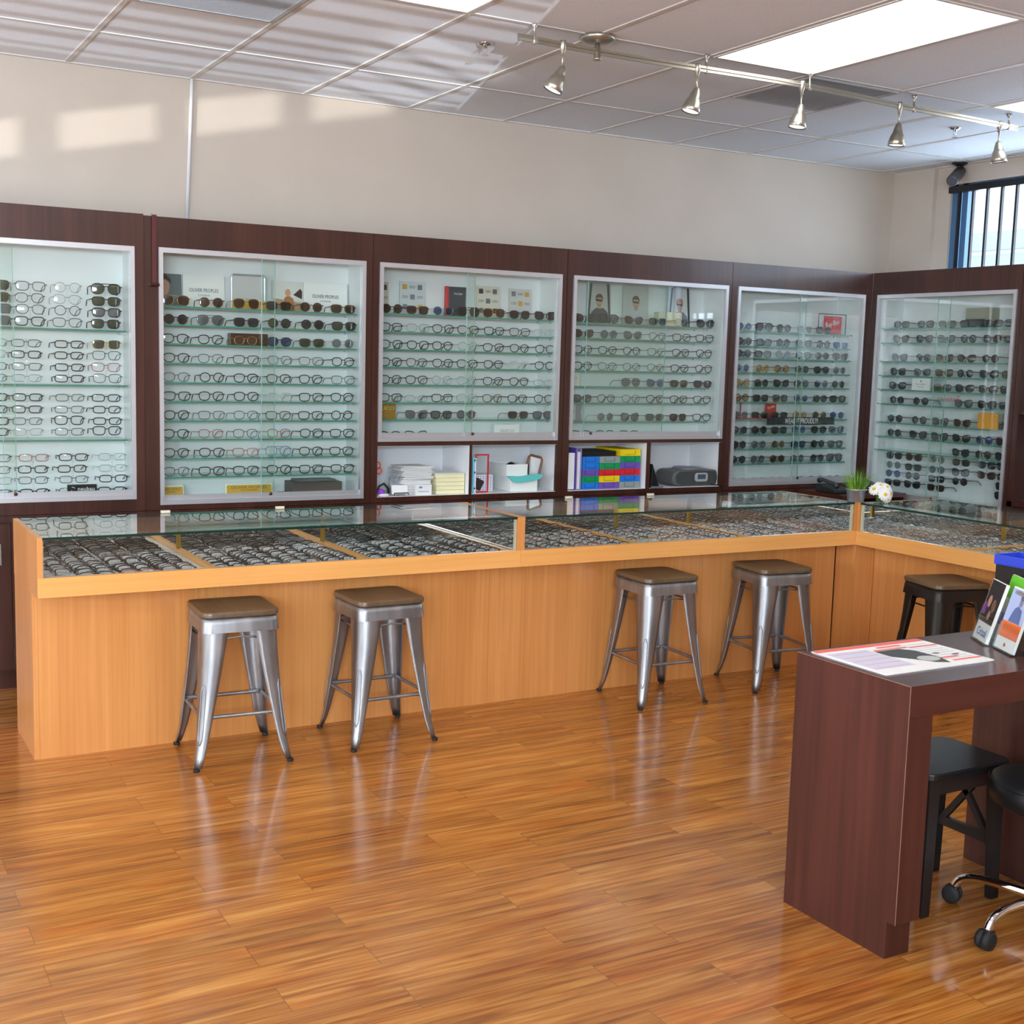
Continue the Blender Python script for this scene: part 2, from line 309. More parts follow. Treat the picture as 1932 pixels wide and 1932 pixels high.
# ---------------------------------------------------------------- ceiling fittings
def troffer(x0, y1, label):
    t = thing('ceiling_light', label, 'ceiling light', (x0 + T / 2, y1 - T, H)); a, b = T / 2 - .012, T - .012
    MB().box(-a, a, -b, -b + .014, -.008, -.001).box(-a, a, b - .014, b, -.008, -.001).box(-a, -a + .014, -b + .014, b - .014, -.008, -.001).box(a - .014, a, -b + .014, b - .014, -.008, -.001).build('frame', M_grid, t)
    MB().box(-a + .014, a - .014, -b + .014, b - .014, -.006, -.002).build('diffuser', M_diff, t)
troffer(X0 + 4 * T, D0 - 2 * T, 'large glowing rectangular ceiling light panel near the track light rail')
troffer(X0 + T, D0 - 2 * T, 'ceiling light panel mostly cut off at the top edge above left cabinets')
troffer(X0 + 7 * T, D0 - 2 * T, 'glowing ceiling light panel cut off at the right edge')
troffer(X0 + T, D0 - 6 * T, 'added unseen ceiling light panel above the middle of the shop floor')  # this and the next three are out of view, added to light the room
troffer(X0 + 4 * T, D0 - 6 * T, 'added unseen ceiling light panel above the dark reception table')
troffer(X0 - 2 * T, D0 - 2 * T, 'added unseen ceiling light panel left of the counter end')
troffer(X0 - 2 * T, D0 - 6 * T, 'added unseen ceiling light panel above the camera position')
def vent(x0, y0, label):
    t = thing('air_vent', label, 'air vent', (x0 + T / 2, y0 - T / 2, H))
    MB().box(-.29, .29, -.29, -.27, -.01, -.001).box(-.29, .29, .27, .29, -.01, -.001).box(-.29, -.27, -.27, .27, -.01, -.001).box(.27, .29, -.27, .27, -.01, -.001).build('frame', plain('vent_grey', srgb(170, 172, 176), .5), t)
    sl = MB()
    for k in range(36): sl.box(-.27, .27, -.268 + k * .015, -.262 + k * .015, -.008, -.002)
    tag(sl.build('louvre', plain('vent_slat', srgb(160, 162, 166), .5), t), kind='stuff')
    MB().box(-.27, .27, -.27, .27, -.0018, -.001).build('backing', plain('vent_dark', srgb(96, 98, 102), .8), t)
vent(X0, D0 - T, 'grey louvred return air vent at the top left of the ceiling')
vent(X0 + 5 * T, D0 - T, 'grey louvred air vent behind the track lights')
def sprinkler(x, y, label):
    t = thing('fire_sprinkler', label, 'fire sprinkler', (x, y, H))
    MB().lathe([(.034, -.001), (.034, -.004), (.02, -.012), (.009, -.014), (.009, -.022)], n=20).build('escutcheon', M_chrome, t, smooth=True)
    MB().tube([(-.012, 0, -.02), (-.014, 0, -.034), (0, 0, -.05)], .002).tube([(.012, 0, -.02), (.014, 0, -.034), (0, 0, -.05)], .002).build('frame_arm', M_chrome, t)
    MB().lathe([(.005, -.05), (.016, -.053), (.017, -.056), (.004, -.056)], n=16).build('deflector', M_chrome, t)
sprinkler(2.684, -1.53, 'chrome fire sprinkler in the ceiling left of the track light')
sprinkler(5.788, -1.423, 'chrome fire sprinkler in the ceiling above the right end of the track')
# track light
trk = thing('track_light_rail', 'curved satin nickel track light rail under the ceiling', 'track light', (0, 0, H))
tp = [(2.62, -1.94), (2.84, -1.926), (3.02, -1.92), (3.28, -1.922), (3.54, -1.932), (3.85, -1.948), (4.11, -1.952), (4.45, -1.93), (4.83, -1.892), (5.1, -1.88), (5.345, -1.872), (5.79, -1.850)]
def catm(P, n=6):
    out = []
    for i in range(len(P) - 1):
        a = P[max(i - 1, 0)]; b = P[i]; c = P[i + 1]; d = P[min(i + 2, len(P) - 1)]
        for k in range(n):
            t = k / n; out.append(tuple(.5 * (2 * b[q] + (c[q] - a[q]) * t + (2 * a[q] - 5 * b[q] + 4 * c[q] - d[q]) * t * t + (3 * b[q] - a[q] - 3 * c[q] + d[q]) * t ** 3) for q in range(len(b))))
    return out + [P[-1]]
tps = catm(tp); rail = MB(); vs = []; zr = -.064
for x, y in tps: vs += [(x, y - .005, zr - .013), (x, y + .005, zr - .013), (x, y + .005, zr + .013), (x, y - .005, zr + .013)]
k = len(tps); rail.add(vs, [(i * 4 + j, i * 4 + (j + 1) % 4, (i + 1) * 4 + (j + 1) % 4, (i + 1) * 4 + j) for i in range(k - 1) for j in range(4)] + [(3, 2, 1, 0), tuple((k - 1) * 4 + j for j in range(4))])
for sgn in (-1,): rail.tube([(x, y - .006, zr) for x, y in tps], .0022, 5)
rail.build('rail', M_nickel, trk)
MB().lathe([(.075, -.001), (.078, -.008), (.074, -.02), (.045, -.03), (.012, -.032)], (3.023, -1.919, 0), 28).build('canopy', M_nickel, trk, smooth=True)
MB().lathe([(.010, -.03), (.010, -.042), (.014, -.045), (.015, -.09), (.018, -.093), (.017, -.10)], (3.023, -1.919, 0), 16).build('canopy_stem', M_nickel, trk, smooth=True)
so = None
for x, y in ((2.70, -1.934), (3.5996, -1.933), (4.2036, -1.948), (4.9616, -1.886), (5.7124, -1.854)):
    if so is None: so = MB().lathe([(.014, -.001), (.014, -.008), (.005, -.018), (.005, -.045), (.008, -.047), (.008, -.082), (.006, -.083)], n=12).build('standoff', M_nickel, trk, smooth=True, loc=(x, y, 0))
    else: c = link_copy(so, trk); c.location = (x, y, 0)
def spot(x, y, tx, ty, label, p0=None):
    """track head: clamp, stem, flared shade, lamp"""
    t = thing('track_spotlight', label, 'spotlight', (x, y, H - .064), group=None)
    if p0 is None:
        MB().lathe([(.013, .018), (.014, .012), (.013, -.02), (.008, -.026), (.008, -.04), (.0045, -.042), (.0045, -.092), (.007, -.095), (.003, -.10)], n=14).build('stem', M_nickel, t, smooth=True)
        a = MB().lathe([(.006, .014), (.014, .006), (.021, -.016), (.026, -.036), (.0275, -.037), (.035, -.055), (.0405, -.076), (.043, -.097), (.041, -.098), (.038, -.076), (.024, -.04)], n=24, cap=False).build('shade', M_nickel, t, smooth=True, loc=(0, 0, -.098))
        MB().lathe([(.001, -.092), (.038, -.093), (.038, -.088), (.001, -.088)], n=20).build('bulb', M_lamp, a)
    else:
        for ch in p0.children:
            c = link_copy(ch, t)
            for g_ in ch.children: link_copy(g_, c)
    for ch in t.children:
        if ch.name.startswith('shade'): ch.rotation_euler = (R(tx), R(ty), 0)
    return t
s0 = spot(2.845, -1.928, 10, 22, 'leftmost brushed nickel track spotlight tilted left with lamp face showing')
spot(3.55, -1.934, 5, 14, 'second track spotlight from left, beside the large ceiling light', s0)
spot(4.155, -1.95, 2, 9, 'middle of the five track spotlights, left of the long gap', s0)
spot(4.86, -1.89, 2, 3, 'fourth track spotlight from left, right of the air vent', s0)
spot(5.64, -1.857, -2, -6, 'rightmost track spotlight above the security camera', s0)
# security camera
sc_ = thing('security_camera', 'black bullet security camera on the ceiling beside the high window', 'security camera', (6.775, -.60, H)); sc_.scale = (1.12, 1.12, 1.12)
MB().lathe([(.045, -.001), (.045, -.008), (.02, -.02)], n=20).build('mount_plate', M_black, sc_)
MB().tube([(0, 0, -.015), (0, 0, -.03), (-.01, -.005, -.05)], .012, 8).build('arm', M_black, sc_)
q = Vector((-.75, -.32, -.45)).to_track_quat('Z', 'X').to_matrix()
MB().lathe([(.02, -.075), (.032, -.07), (.034, 0), (.034, .085), (.03, .09)], (-.03, -.01, -.078), 20, q).build('housing', plain('camera_dark', srgb(70, 66, 68), .4), sc_, smooth=True)
MB().lathe([(.001, .088), (.026, .088), (.026, .094), (.001, .094)], (-.03, -.01, -.078), 20, q).build('lens', plain('lens_dark', srgb(90, 92, 100), .1), sc_)
# ---------------------------------------------------------------- wall display cabinets
ZT = 2.28; ZB = .85; DEP = .375
CABS = {}; PIN = [None]
def cabinet(key, label, loc, rotz, width, fx0, fx1, fz0, fz1, shelves, split, cub=None, gap=.035, ZB=ZB):
    """local frame: x along the wall, y=0 front plane, +y into the cabinet"""
    t = thing('display_cabinet', label, 'display cabinet', (loc[0], loc[1], 0), rotz); CABS[key] = t
    top = ZT + (.006 if key == 'A' else 0); fr_ = -.006 if key == 'A' else 0; th = .011; bk = .24
    c = MB()
    c.box(0.001, width - .001, fr_, .02, fz1, top).box(.001, fx0, fr_, .02, ZB + .001, fz1).box(fx1, width - .001, fr_, .02, ZB + .001, fz1)
    zb = cub[0][2] if cub else fz0
    c.box(fx0, fx1, fr_, .02, ZB + .001, zb)
    if cub:
        c.box(fx0, fx1, fr_, .02, cub[0][3], fz0)
        c.box(cub[0][1], cub[1][0], fr_, .02, cub[0][2], cub[0][3])
        if cub[0][0] > fx0: c.box(fx0, cub[0][0], fr_, .02, zb, fz0)
        if cub[1][1] < fx1: c.box(cub[1][1], fx1, fr_, .02, zb, fz0)
    c.box(.001, .001 + th, .02, DEP - .002, ZB + .001, top - .001).box(width - .001 - th, width - .001, .02, DEP - .002, ZB + .001, top - .001).box(.02, width - .02, .02, DEP - .002, top - .02, top - .001)
    c.build('carcass', M_mahog, t)
    i = MB(); a, b = fx0 + .004, fx1 - .004
    lo = fz0
    i.box(a, b, bk, bk + .01, lo, fz1).box(a - .012, a, .021, bk + .01, lo, fz1).box(b, b + .012, .021, bk + .01, lo, fz1).box(a, b, .021, bk, lo - .012, lo + .004).box(a, b, .021, bk, fz1 - .004, fz1 + .01)
    i.build('interior_lining', M_white, t)
    if cub:
        for (x0, x1, z0, z1) in cub:
            MB().box(x0 + .0005, x1 - .0005, .34, .35, z0, z1).box(x0 - .006, x0 + .002, .003, .35, z0, z1).box(x1 - .002, x1 + .006, .003, .35, z0, z1).box(x0, x1, .003, .34, z0 - .008, z0 + .002).box(x0, x1, .003, .34, z1 - .002, z1 + .008).build('open_cubby', M_white, t)
    f = MB(); w = .02
    f.box(fx0, fx1, -.008, .018, fz1 - .024, fz1).box(fx0, fx0 + w, -.008, .018, fz0, fz1 - .024).box(fx1 - w, fx1, -.008, .018, fz0, fz1 - .024).box(fx0 + w, fx1 - w, -.006, .018, fz0, fz0 + .022)
    f.build('door_frame', M_alu, t)
    s0_, s1_ = split
    for nm, xa, xb, yy in (('l', fx0 + w, s1_, .0185), ('r', s0_, fx1 - w, .006)):
        d = MB().m(0).box(xa + .001, xb - .001, yy, yy + .005, fz0 + .023, fz1 - .026).build('glass_door', M_pane, t)
        MB().box(xa + .001, xb - .001, yy - .001, yy + .0065, fz0 + .022, fz0 + .046).build('bottom_channel', M_alu, d)
        hx = xa + .07 if nm == 'l' else xb - .065
        hz = fz0 + .45 * (fz1 - fz0) if key in ('A', 'F') else fz0 + .22 * (fz1 - fz0)
        MB().box(hx - .011, hx + .011, yy - .007, yy, hz - .035, hz + .035).build('finger_pull', M_acryl, d)
        MB().box(xa + .0005 if nm == 'r' else xb - .003, xa + .003 if nm == 'r' else xb - .0005, yy - .0003, yy + .0053, fz0 + .048, fz1 - .026).build('pane_edge', plain('pane_edge_pale', srgb(140, 184, 174), .2), d)
    MB().lathe([(.009, 0), (.009, .004), (.004, .006)], n=14, mat=Euler((R(90), 0, 0)).to_matrix(), c=(s0_ + .05, .004, fz0 + .04)).build('lock', plain('lock_bronze', srgb(90, 66, 50), .3, .6), t)
    for z in shelves:
        sx1 = fx1 - gap
        s = MB().m(1).box(fx0 + .012, sx1, .036, .2375, z - .008, z).build('glass_shelf', [M_shelf, M_shelfedge], t)
        s.data.polygons.foreach_set('material_index', [0, 0, 1, 1, 1, 1])
        for x_ in (fx0 + .012, sx1 - .006):
            for y_ in (.06, .2):
                if PIN[0] is None: PIN[0] = MB().box(0, .008, 0, .01, -.010, 0).build('shelf_pin', M_alu, s); PIN[0].location = (x_, y_, z - .0085)
                else: c_ = link_copy(PIN[0], s); c_.location = (x_, y_, z - .0085)
    return t
ZA = [1.7285, 1.4645, 1.2015]
ZBs = [1.8585, 1.7685, 1.6746, 1.5794, 1.4842, 1.3906, 1.2949, 1.2005, 1.1048, 1.011]
ZC = [1.8715, 1.7747, 1.681, 1.5856, 1.4908, 1.3934, 1.300]
ZD = [1.8707, 1.781, 1.687, 1.5911, 1.4964, 1.3998, 1.2882]
ZE = [1.866, 1.7722, 1.6958, 1.6026, 1.5093, 1.4135, 1.3024, 1.2057, 1.111, 1.0154]
ZF = [1.917, 1.8218, 1.7008, 1.6062, 1.5138, 1.419, 1.2956, 1.2006, 1.1097]
Yc = -.38
cabinet('A', 'dark mahogany display cabinet at far left, glasses stacked on clear rods', (.21, Yc), 0, 1.25, .075, 1.206, .91, 2.13, ZA, (.60, .66), gap=.03)
cabinet('B', 'second mahogany display cabinet from left, ten glass shelves of eyewear', (1.46, Yc), 0, 1.195, .072, 1.155, .877, 2.134, ZBs, (.59, .667), gap=.03)
cC = [(.0405, .602, .879, 1.157), (.618, 1.19, .879, 1.157)]
cabinet('C', 'third mahogany display cabinet with paper filled open cubbies beneath', (2.655, Yc), 0, 1.21, .041, 1.175, 1.181, 2.134, ZC, (.568, .624), cC, gap=.028)
cD = [(.048, .609, .879, 1.16), (.638, 1.196, .879, 1.16)]
cabinet('D', 'fourth mahogany display cabinet above coloured boxes and a radio', (3.866, Yc), 0, 1.21, .0445, 1.181, 1.181, 2.134, ZD, (.148, .73), cD, gap=.09)
cabinet('E', 'fifth mahogany display cabinet on the back wall, next to the corner', (5.077, Yc), 0, 1.199, .048, 1.133, .877, 2.134, ZE, (.575, .64), gap=.06)
cabinet('F', 'mahogany display cabinet of sunglasses on the right wall under window', (6.276, Yc + .0), R(-90), 1.19, .05, 1.157, .788, 2.134, ZF, (.56, .65), gap=.03, ZB=.752)
CABS['F'].location = (6.277, -.3805, 0)
t = thing('display_cabinet', 'dark shelf cabinet cut off at the right edge of the photo', 'display cabinet', (6.277, -1.5715, 0), R(-90))
MB().box(.001, .9, 0, .018, 2.05, ZT).box(.001, .035, 0, .018, ZB + .001, 2.05).box(.001, .9, .018, .36, ZT - .02, ZT - .001).box(.001, .018, .018, .36, ZB + .001, ZT - .02).box(.02, .9, .34, .36, ZB + .001, ZT - .02).box(.001, .9, 0, .34, ZB + .001, ZB + .03).build('carcass', M_mahog, t)
MB().box(.036, .9, .02, .34, 1.4, 1.42).build('shelf', M_mahog, t)
# base cabinets
def base_cab(label, loc, rotz, width, doors=2, ZB=.85):
    t = thing('base_cabinet', label, 'base cabinet', loc, rotz)
    MB().box(.001, width - .001, .02, .37, .1, ZB - .001).box(.001, width - .001, .085, .37, 0, .1).box(.001, width - .001, -.008, .02, ZB - .03, ZB - .001).build('carcass', M_mahog, t)
    w = width / doors
    for k in range(doors):
        d = MB().box(k * w + .003, (k + 1) * w - .003, 0, .019, .112, ZB - .04).build('door', M_mahog, t)
        MB().tube([(k * w + (w - .05 if k % 2 == 0 else .05), -.02, .62), (k * w + (w - .05 if k % 2 == 0 else .05), -.02, .72)], .005).build('handle', M_nickel, d)
for lab, x, w in (('mahogany base cabinet at far left behind the counter end', .21, 1.25), ('mahogany base cabinet under the second display cabinet', 1.46, 1.195), ('mahogany base cabinet under the paper filled cubbies', 2.655, 1.211), ('mahogany base cabinet under the coloured boxes and radio', 3.866, 1.211), ('mahogany base cabinet under the fifth display cabinet', 5.077, 1.199)):
    base_cab(lab, (x, Yc, 0), 0, w)
base_cab('mahogany base cabinet on the right wall under the sunglasses', (6.277, -.3805, 0), R(-90), 1.19, ZB=.751)
base_cab('mahogany base cabinet cut off at the right edge behind the counter', (6.277, -1.5715, 0), R(-90), .9)
# red tool hanging between first two cabinets
t = thing('hanging_strap', 'dark red hanging strap with a metal end between the first two cabinets', 'strap', (1.509, -.39, 2.285))
MB().box(-.011, .011, -.0055, .0, -.325, 0).build('strap', plain('dark_red', srgb(80, 16, 18), .5), t, bevel=.001)
MB().tube([(-.024, -.012, -.332), (.02, -.012, -.332)], .008, 10).build('end_knob', plain('knob_bronze', srgb(70, 40, 30), .35, .5), t)
MB().box(-.013, .013, -.008, .012, -.0005, .004).build('top_clip', M_nickel, t)
# ---------------------------------------------------------------- eyewear
FCOL = {'k': (plain('frame_black', srgb(24, 25, 28), .28), 'black', .0026), 'b': (plain('frame_tortoise', srgb(74, 40, 26), .28), 'tortoise brown', .0023), 'g': (plain('frame_gunmetal', srgb(88, 92, 98), .3, .6), 'gunmetal grey', .0019),
        's': (plain('frame_silver', srgb(160, 165, 172), .25, .7), 'silver', .0013), 'r': (plain('frame_red', srgb(168, 60, 60), .3), 'red', .0018), 'u': (plain('frame_blue', srgb(88, 120, 170), .3), 'blue', .0018),
        't': (plain('frame_crystal', srgb(196, 206, 210), .2), 'clear crystal', .0022), 'o': (plain('frame_gold', srgb(190, 150, 80), .25, .8), 'gold', .0014)}
LCOL = {'c': (glassy('lens_clear', (.97, .985, .98, 1), .9, base=.045), ''), 'd': (glassy('lens_smoke', (.07, .07, .08, 1), 1, base=.06), 'smoke'), 'n': (glassy('lens_brown', (.13, .075, .05, 1), 1, base=.06), 'brown'),
        'm': (glassy('lens_green', (.12, .14, .09, 1), 1, base=.06), 'green'), 'u': (glassy('lens_blue', (.10, .16, .34, 1), 1, base=.12, gcol=(.45, .6, 1, 1)), 'blue mirror'),
        'y': (glassy('lens_grey', (.30, .30, .32, 1), 1, base=.06), 'grey'), 'o': (glassy('lens_amber', (.75, .45, .22, 1), 1, base=.12, gcol=(1, .8, .5, 1)), 'amber')}
SH = {'r': ('round', .0248, .0225, 2.0), 'q': ('square', .028, .0205, 3.2), 'c': ('cat eye', .0285, .022, 2.5), 'a': ('aviator', .029, .0245, 2.3), 'e': ('rectangular', .028, .0165, 3.4), 'p': ('panto', .0265, .0215, 2.5)}
def rim(sh, side, n=20):
    nm, a, b, ex = SH[sh]; cx = side * (a + .009); pts = []
    for i in range(n):
        q = 2 * math.pi * i / n; c, s = math.cos(q), math.sin(q)
        x = a * math.copysign(abs(c) ** (2 / ex), c); z = b * math.copysign(abs(s) ** (2 / ex), s)
        up = z / b; ou = side * x / a
        if sh == 'c': x += side * .003 * max(0, up); z += .005 * max(0, ou) * (1 if up > -.3 else 0)
        if sh == 'a': x *= 1 + .10 * up; z -= .003 * max(0, ou) * (up < 0)
        if sh in 'qp': x *= 1 + .08 * up
        pts.append((cx + x, .0035 * (abs(cx + x) / .06) ** 2, b + .0025 + z))
    return pts
EYE = {}
M_lenscase = glassy('lens_demo', (.95, .97, .97, 1), 1.0, .08, alpha=.22, body=(.8, .8, .79, 1), base=.12)  # pale diffuse body puts the whitish lens glare into the colour
def eyeparts(sh, fc, lc, folded=False, n=20, seg=6):
    key = (sh, fc, lc, folded)
    if key in EYE: return EYE[key]
    nm, a, b, ex = SH[sh]; fm, fn, r = FCOL[fc]; top = 2 * b; hz = b * 1.45; W2 = 2 * a + .009
    f = MB()
    for s in (-1, 1):
        p = rim(sh, s, n)
        f.tube(p, r, seg, closed=True)
        f.tube([(s * (W2 - .003), .002, hz + .002), (s * (W2 + .006), .004, hz + .003), (s * (W2 + .0075), .009, hz + .002)], r * 1.15, 5)
        f.tube([(s * .0085, .001, b * 1.0), (s * .006, .006, b * .85)], .0009, 4)
    f.tube([(-.0105, .001, b * 1.4), (-.004, -.0005, b * 1.58), (.004, -.0005, b * 1.58), (.0105, .001, b * 1.4)], r * .95, 5)
    if sh == 'a': f.tube([(-.02, .001, top + .002), (.02, .001, top + .002)], r * .8, 5)
    fme = f.mesh('eyeglass_frame', fm, True)
    tms = []
    for s in (-1, 1):
        x = s * (W2 + .0075)
        if folded: P_ = [(x, .009, hz + .002), (x - s * .006, .016 + .004 * (s > 0), hz), (-s * .03, .020 + .005 * (s > 0), hz - .002), (-s * .055, .022 + .005 * (s > 0), hz - .012)]
        else: P_ = [(x, .009, hz + .002), (x, .05, hz + .001), (x, .088, hz - .001), (x - s * .003, .108, hz - .012), (x - s * .005, .126, .003)]
        tms.append(MB().tube(P_, [r, r * .9, r * .9, r * 1.1, r * 1.1][:len(P_)], 5).mesh('temple', fm, True))
    lms = []; LM = LCOL['c'][0] if not folded else M_lenscase; LM = LCOL[lc][0] if not folded else LM
    for s in (-1, 1):
        p = rim(sh, s, n); c = (s * (a + .009), -.0008, b + .0025); m_ = MB()
        m_.add([(x, y, z) for x, y, z in p] + [c], [(i, (i + 1) % n, n) for i in range(n)]); lms.append(m_.mesh('lens', LM, True))
    EYE[key] = (fme, tms, lms); return EYE[key]
NEYE = [0, 0]
def eyewear(code, loc, rotz, label_pos, group, folded=False, rot=None):
    sh, fc, lc = code; fme, tms, lms = eyeparts(sh, fc, lc, folded, 16 if folded else 20)
    sun = lc != 'c'; NEYE[sun] += 1
    kind = 'sunglasses' if sun else 'eyeglasses'
    desc = f"{FCOL[fc][1]} {SH[sh][0]} {kind}"
    t = thing(kind, f"{desc} {label_pos}", kind, loc, rotz, group, rot)
    for nm, ms in (('frame', [fme]), ('temple', tms), ('lens', lms)):
        for me in ms: o = bpy.data.objects.new(nm, me); COL.objects.link(o); o.parent = t
    return t
def row(cab, cname, zi, z, xs, codes, y=-.312, ordinals=None, shelfword=None):
    codes = codes.split(); n = len(codes)
    for i, c in enumerate(codes):
        if c == '.': continue
        jx = random.uniform(-.004, .004); rz = R(random.uniform(-5, 5))
        p = (xs[i] + jx, y, z + .0004); r_ = rz
        if cab == 'F': p = (6.35 + (y + .312), xs[i] + jx, z + .0004); r_ = R(-90) + rz
        sun = c[2] != 'c'
        where = shelfword or f"on shelf {['one','two','three','four','five','six','seven','eight','nine','ten'][zi]} from top"
        eyewear(c, p, r_, f"{ORD[i]} from left {where}, {cname}", ('sunglasses' if sun else 'eyeglasses') + f' in the {cname}')
XB = [1.632, 1.808, 1.99, 2.166, 2.343, 2.52]; XC = [2.80, 2.955, 3.112, 3.267, 3.43, 3.60, 3.768]; XD = [4.035, 4.21, 4.387, 4.57, 4.752, 4.935]
XE = [5.25, 5.415, 5.58, 5.755, 5.925, 6.085]; XF = [-.58, -.785, -.96, -1.135, -1.315, -1.465]
RB = ['aon rbn aon qkd rbn qbn', 'rkd agy qkd rkm rkd qkm', 'pkc pkc roc pku qbm rsy', 'pkc pgc qbc pgc qgc pkc', 'pgc rkc pkc pkc pkc qgc', 'qkc pkc pkc qtc qkc pkc', 'pkc qgc pgc qbc qkc rkc', 'pkc prc pgc prc pkc qkc', 'pkc pkc qrc auc pkc qkc', 'pgc qkc qkc pkc qkc qkc']
RC = ['rkn qbn rsu akn aon pkd ckd', 'qkc qsc pkc pkc qkc qbc qtc', 'pkc pkc pkc rsc pkc pkc pkc', 'pkc pbc pkc pkc pkc qtc pkc', 'pkc pkc rsc psc pkc pkc esc', 'qkc esc qkc qsc pbc pkc pkc', '. cgy qky rby . qgd qky']
RD = ['ckd aky cbn qgd rsc ckd', 'cbn rgy cgy pgc qbc qkc', 'pkc pkc pkc qgc qkc pkc', 'pkc pgc rgc pgc qkc pkc', '. . agy cgu qbm qkd', 'qky pkc pgc pkc qkc qkc', '. rsy cky qgm qkn qkc']
RE = ['rsu akd rkm qsy qbd .', 'rkd qkd rkn ckd rky qsu', 'rkd qkd rsy pkd rbn cbn', 'rsu roo rbo rkm pkd rsy', 'roo rkd ckd rky rou rgd', 'rko qkd qky rsu pkm qkd', 'rsy qbd qkd roo rom rsu', 'rgd rkd qkd rsu pkd cuy', 'rkd rgy rom qku rkd qky', 'rkd rgy rbn rgy rkd aky']
RF = ['qkd qky qgm qkd qkd qkd', 'cbn cky cby rky cbn qkd', 'cby rgy cbn cbn rkn .', 'ckd cgy cbn rkd ckd rkn', 'ckd . qby ckd cby ckd', 'rkd rkd . cky ckd qkd', 'rkd rky cby cbn . rgn', 'rkd ckd cky ckd rku cbn', '. . . ckd rkm ckd']
for i, r_ in enumerate(RB): row('B', 'second cabinet', i, ZBs[i], XB, r_)
for i, r_ in enumerate(RC): row('C', 'third cabinet', i, ZC[i], XC, r_)
for i, r_ in enumerate(RD): row('D', 'fourth cabinet', i, ZD[i], XD, r_)
for i, r_ in enumerate(RE): row('E', 'fifth cabinet', i, ZE[i], XE, r_)
for i, r_ in enumerate(RF): row('F', 'right wall cabinet', i, ZF[i], XF, r_)
row('C', 'third cabinet', 7, 1.1855, XC, 'pkc ckc', shelfword='on floor')
row('D', 'fourth cabinet', 7, 1.1855, XD, 'pkc pkc qkc', shelfword='on floor')
row('E', 'fifth cabinet', 9, .8815, XE, 'ekd ekd ekd ekd ekd ekd', shelfword='on floor')
# rods in first cabinet and bottom of right wall cabinet
def rod(x, y, z0, z1, label, group, face=0):
    t = thing('acrylic_rod', label, 'display rod', (x, y, z0), face, group)
    MB().tube([(0, 0, .002), (0, 0, z1 - z0)], .004, 8).lathe([(.02, 0), (.02, .003)], n=16).build('post', M_acryl, t, smooth=True)
ZR = [(1.7285, [1.9175, 1.862, 1.809, 1.754]), (1.4645, [1.655, 1.602, 1.545, 1.491]), (1.2015, [1.400, 1.343, 1.287, 1.236]), (.914, [1.112, 1.056, 1.004, .945])]
RA = [['abn qtc qgc pkc', 'aon akd qgy qgy'],]
CA = [[('qbm', 'qgc', 'rsc', 'akm'), ('qbm', 'pgc', 'psc', 'qkm'), ('qgy', 'pgc', 'rgc', 'qky'), ('qgy', 'qkc', 'qgc', 'qkm')],
      [('esc', 'egc', 'ekc', 'qom'), ('esc', 'ekc', 'ekc', 'qgc'), ('egc', 'egc', 'ekc', 'qrc'), ('egc', 'esc', 'ekc', 'qgc')],
      [('ekc', 'ekc', 'egc', 'ekc'), ('ekc', 'ekc', 'egc', 'ekc'), ('ekc', 'egc', 'qkc', 'ekc'), ('ekc', 'esc', 'egc', 'qkc')],
      [('egc', 'erc', 'ekc', 'esc'), ('egc', 'ekc', 'ekc', 'esc'), ('esc', 'egc', 'egc', 'ekc'), ('egc', 'ekc', 'egc', 'ekc')]]
XA = [.80, .955, 1.125, 1.30]
sect = ['top', 'second', 'third', 'bottom']
for s_, (z0, zs) in enumerate(ZR):
    for c_ in range(4):
        x = XA[c_] + (-.02 if s_ in (1, 2) and c_ < 2 else 0) + (.012 if s_ == 3 else 0) * (c_ - 1)
        rod(x, -.275, z0 + .0005, zs[0] + .02, f'clear acrylic rod, {ORD[c_]} from left in {sect[s_]} section of the leftmost cabinet', 'clear display rods in the leftmost cabinet')
        for k, z in enumerate(zs):
            eyewear(CA[s_][k][c_], (x + random.uniform(-.004, .004), -.283, z - .019), R(random.uniform(-4, 4)), f"{ORD[k]} from top on {ORD[c_]} rod, {sect[s_]} section, leftmost cabinet", 'eyewear on rods in the leftmost cabinet')
PF = [('qkd', 'cbn', 'roy', 'qbn', 'qkd', 'ckd'), ('rsy', 'qkd', 'rgy', 'cky', 'cbn', 'rkd'), ('rgu', 'rgy', 'qkd', 'rkd', '.', 'ckd'), ('qkd', 'ckd', 'qbn', '.', '.', 'ckd')]
for c_, y in enumerate([-.565, -.735, -.935, -1.125, -1.325, -1.465]):
    zz = [1.068, 1.003, .945, .887]
    rod(6.385, y, .7925, 1.095, f'clear acrylic rod, {ORD[c_]} from left at the bottom of right wall cabinet', 'clear display rods in the right wall cabinet')
    for k, z in enumerate(zz):
        if PF[k][c_] != '.': eyewear(PF[k][c_], (6.377, y, z - .02), R(-90 + random.uniform(-4, 4)), f"{ORD[k]} from top on {ORD[c_]} bottom rod, right wall cabinet", 'eyewear on rods in the right wall cabinet')
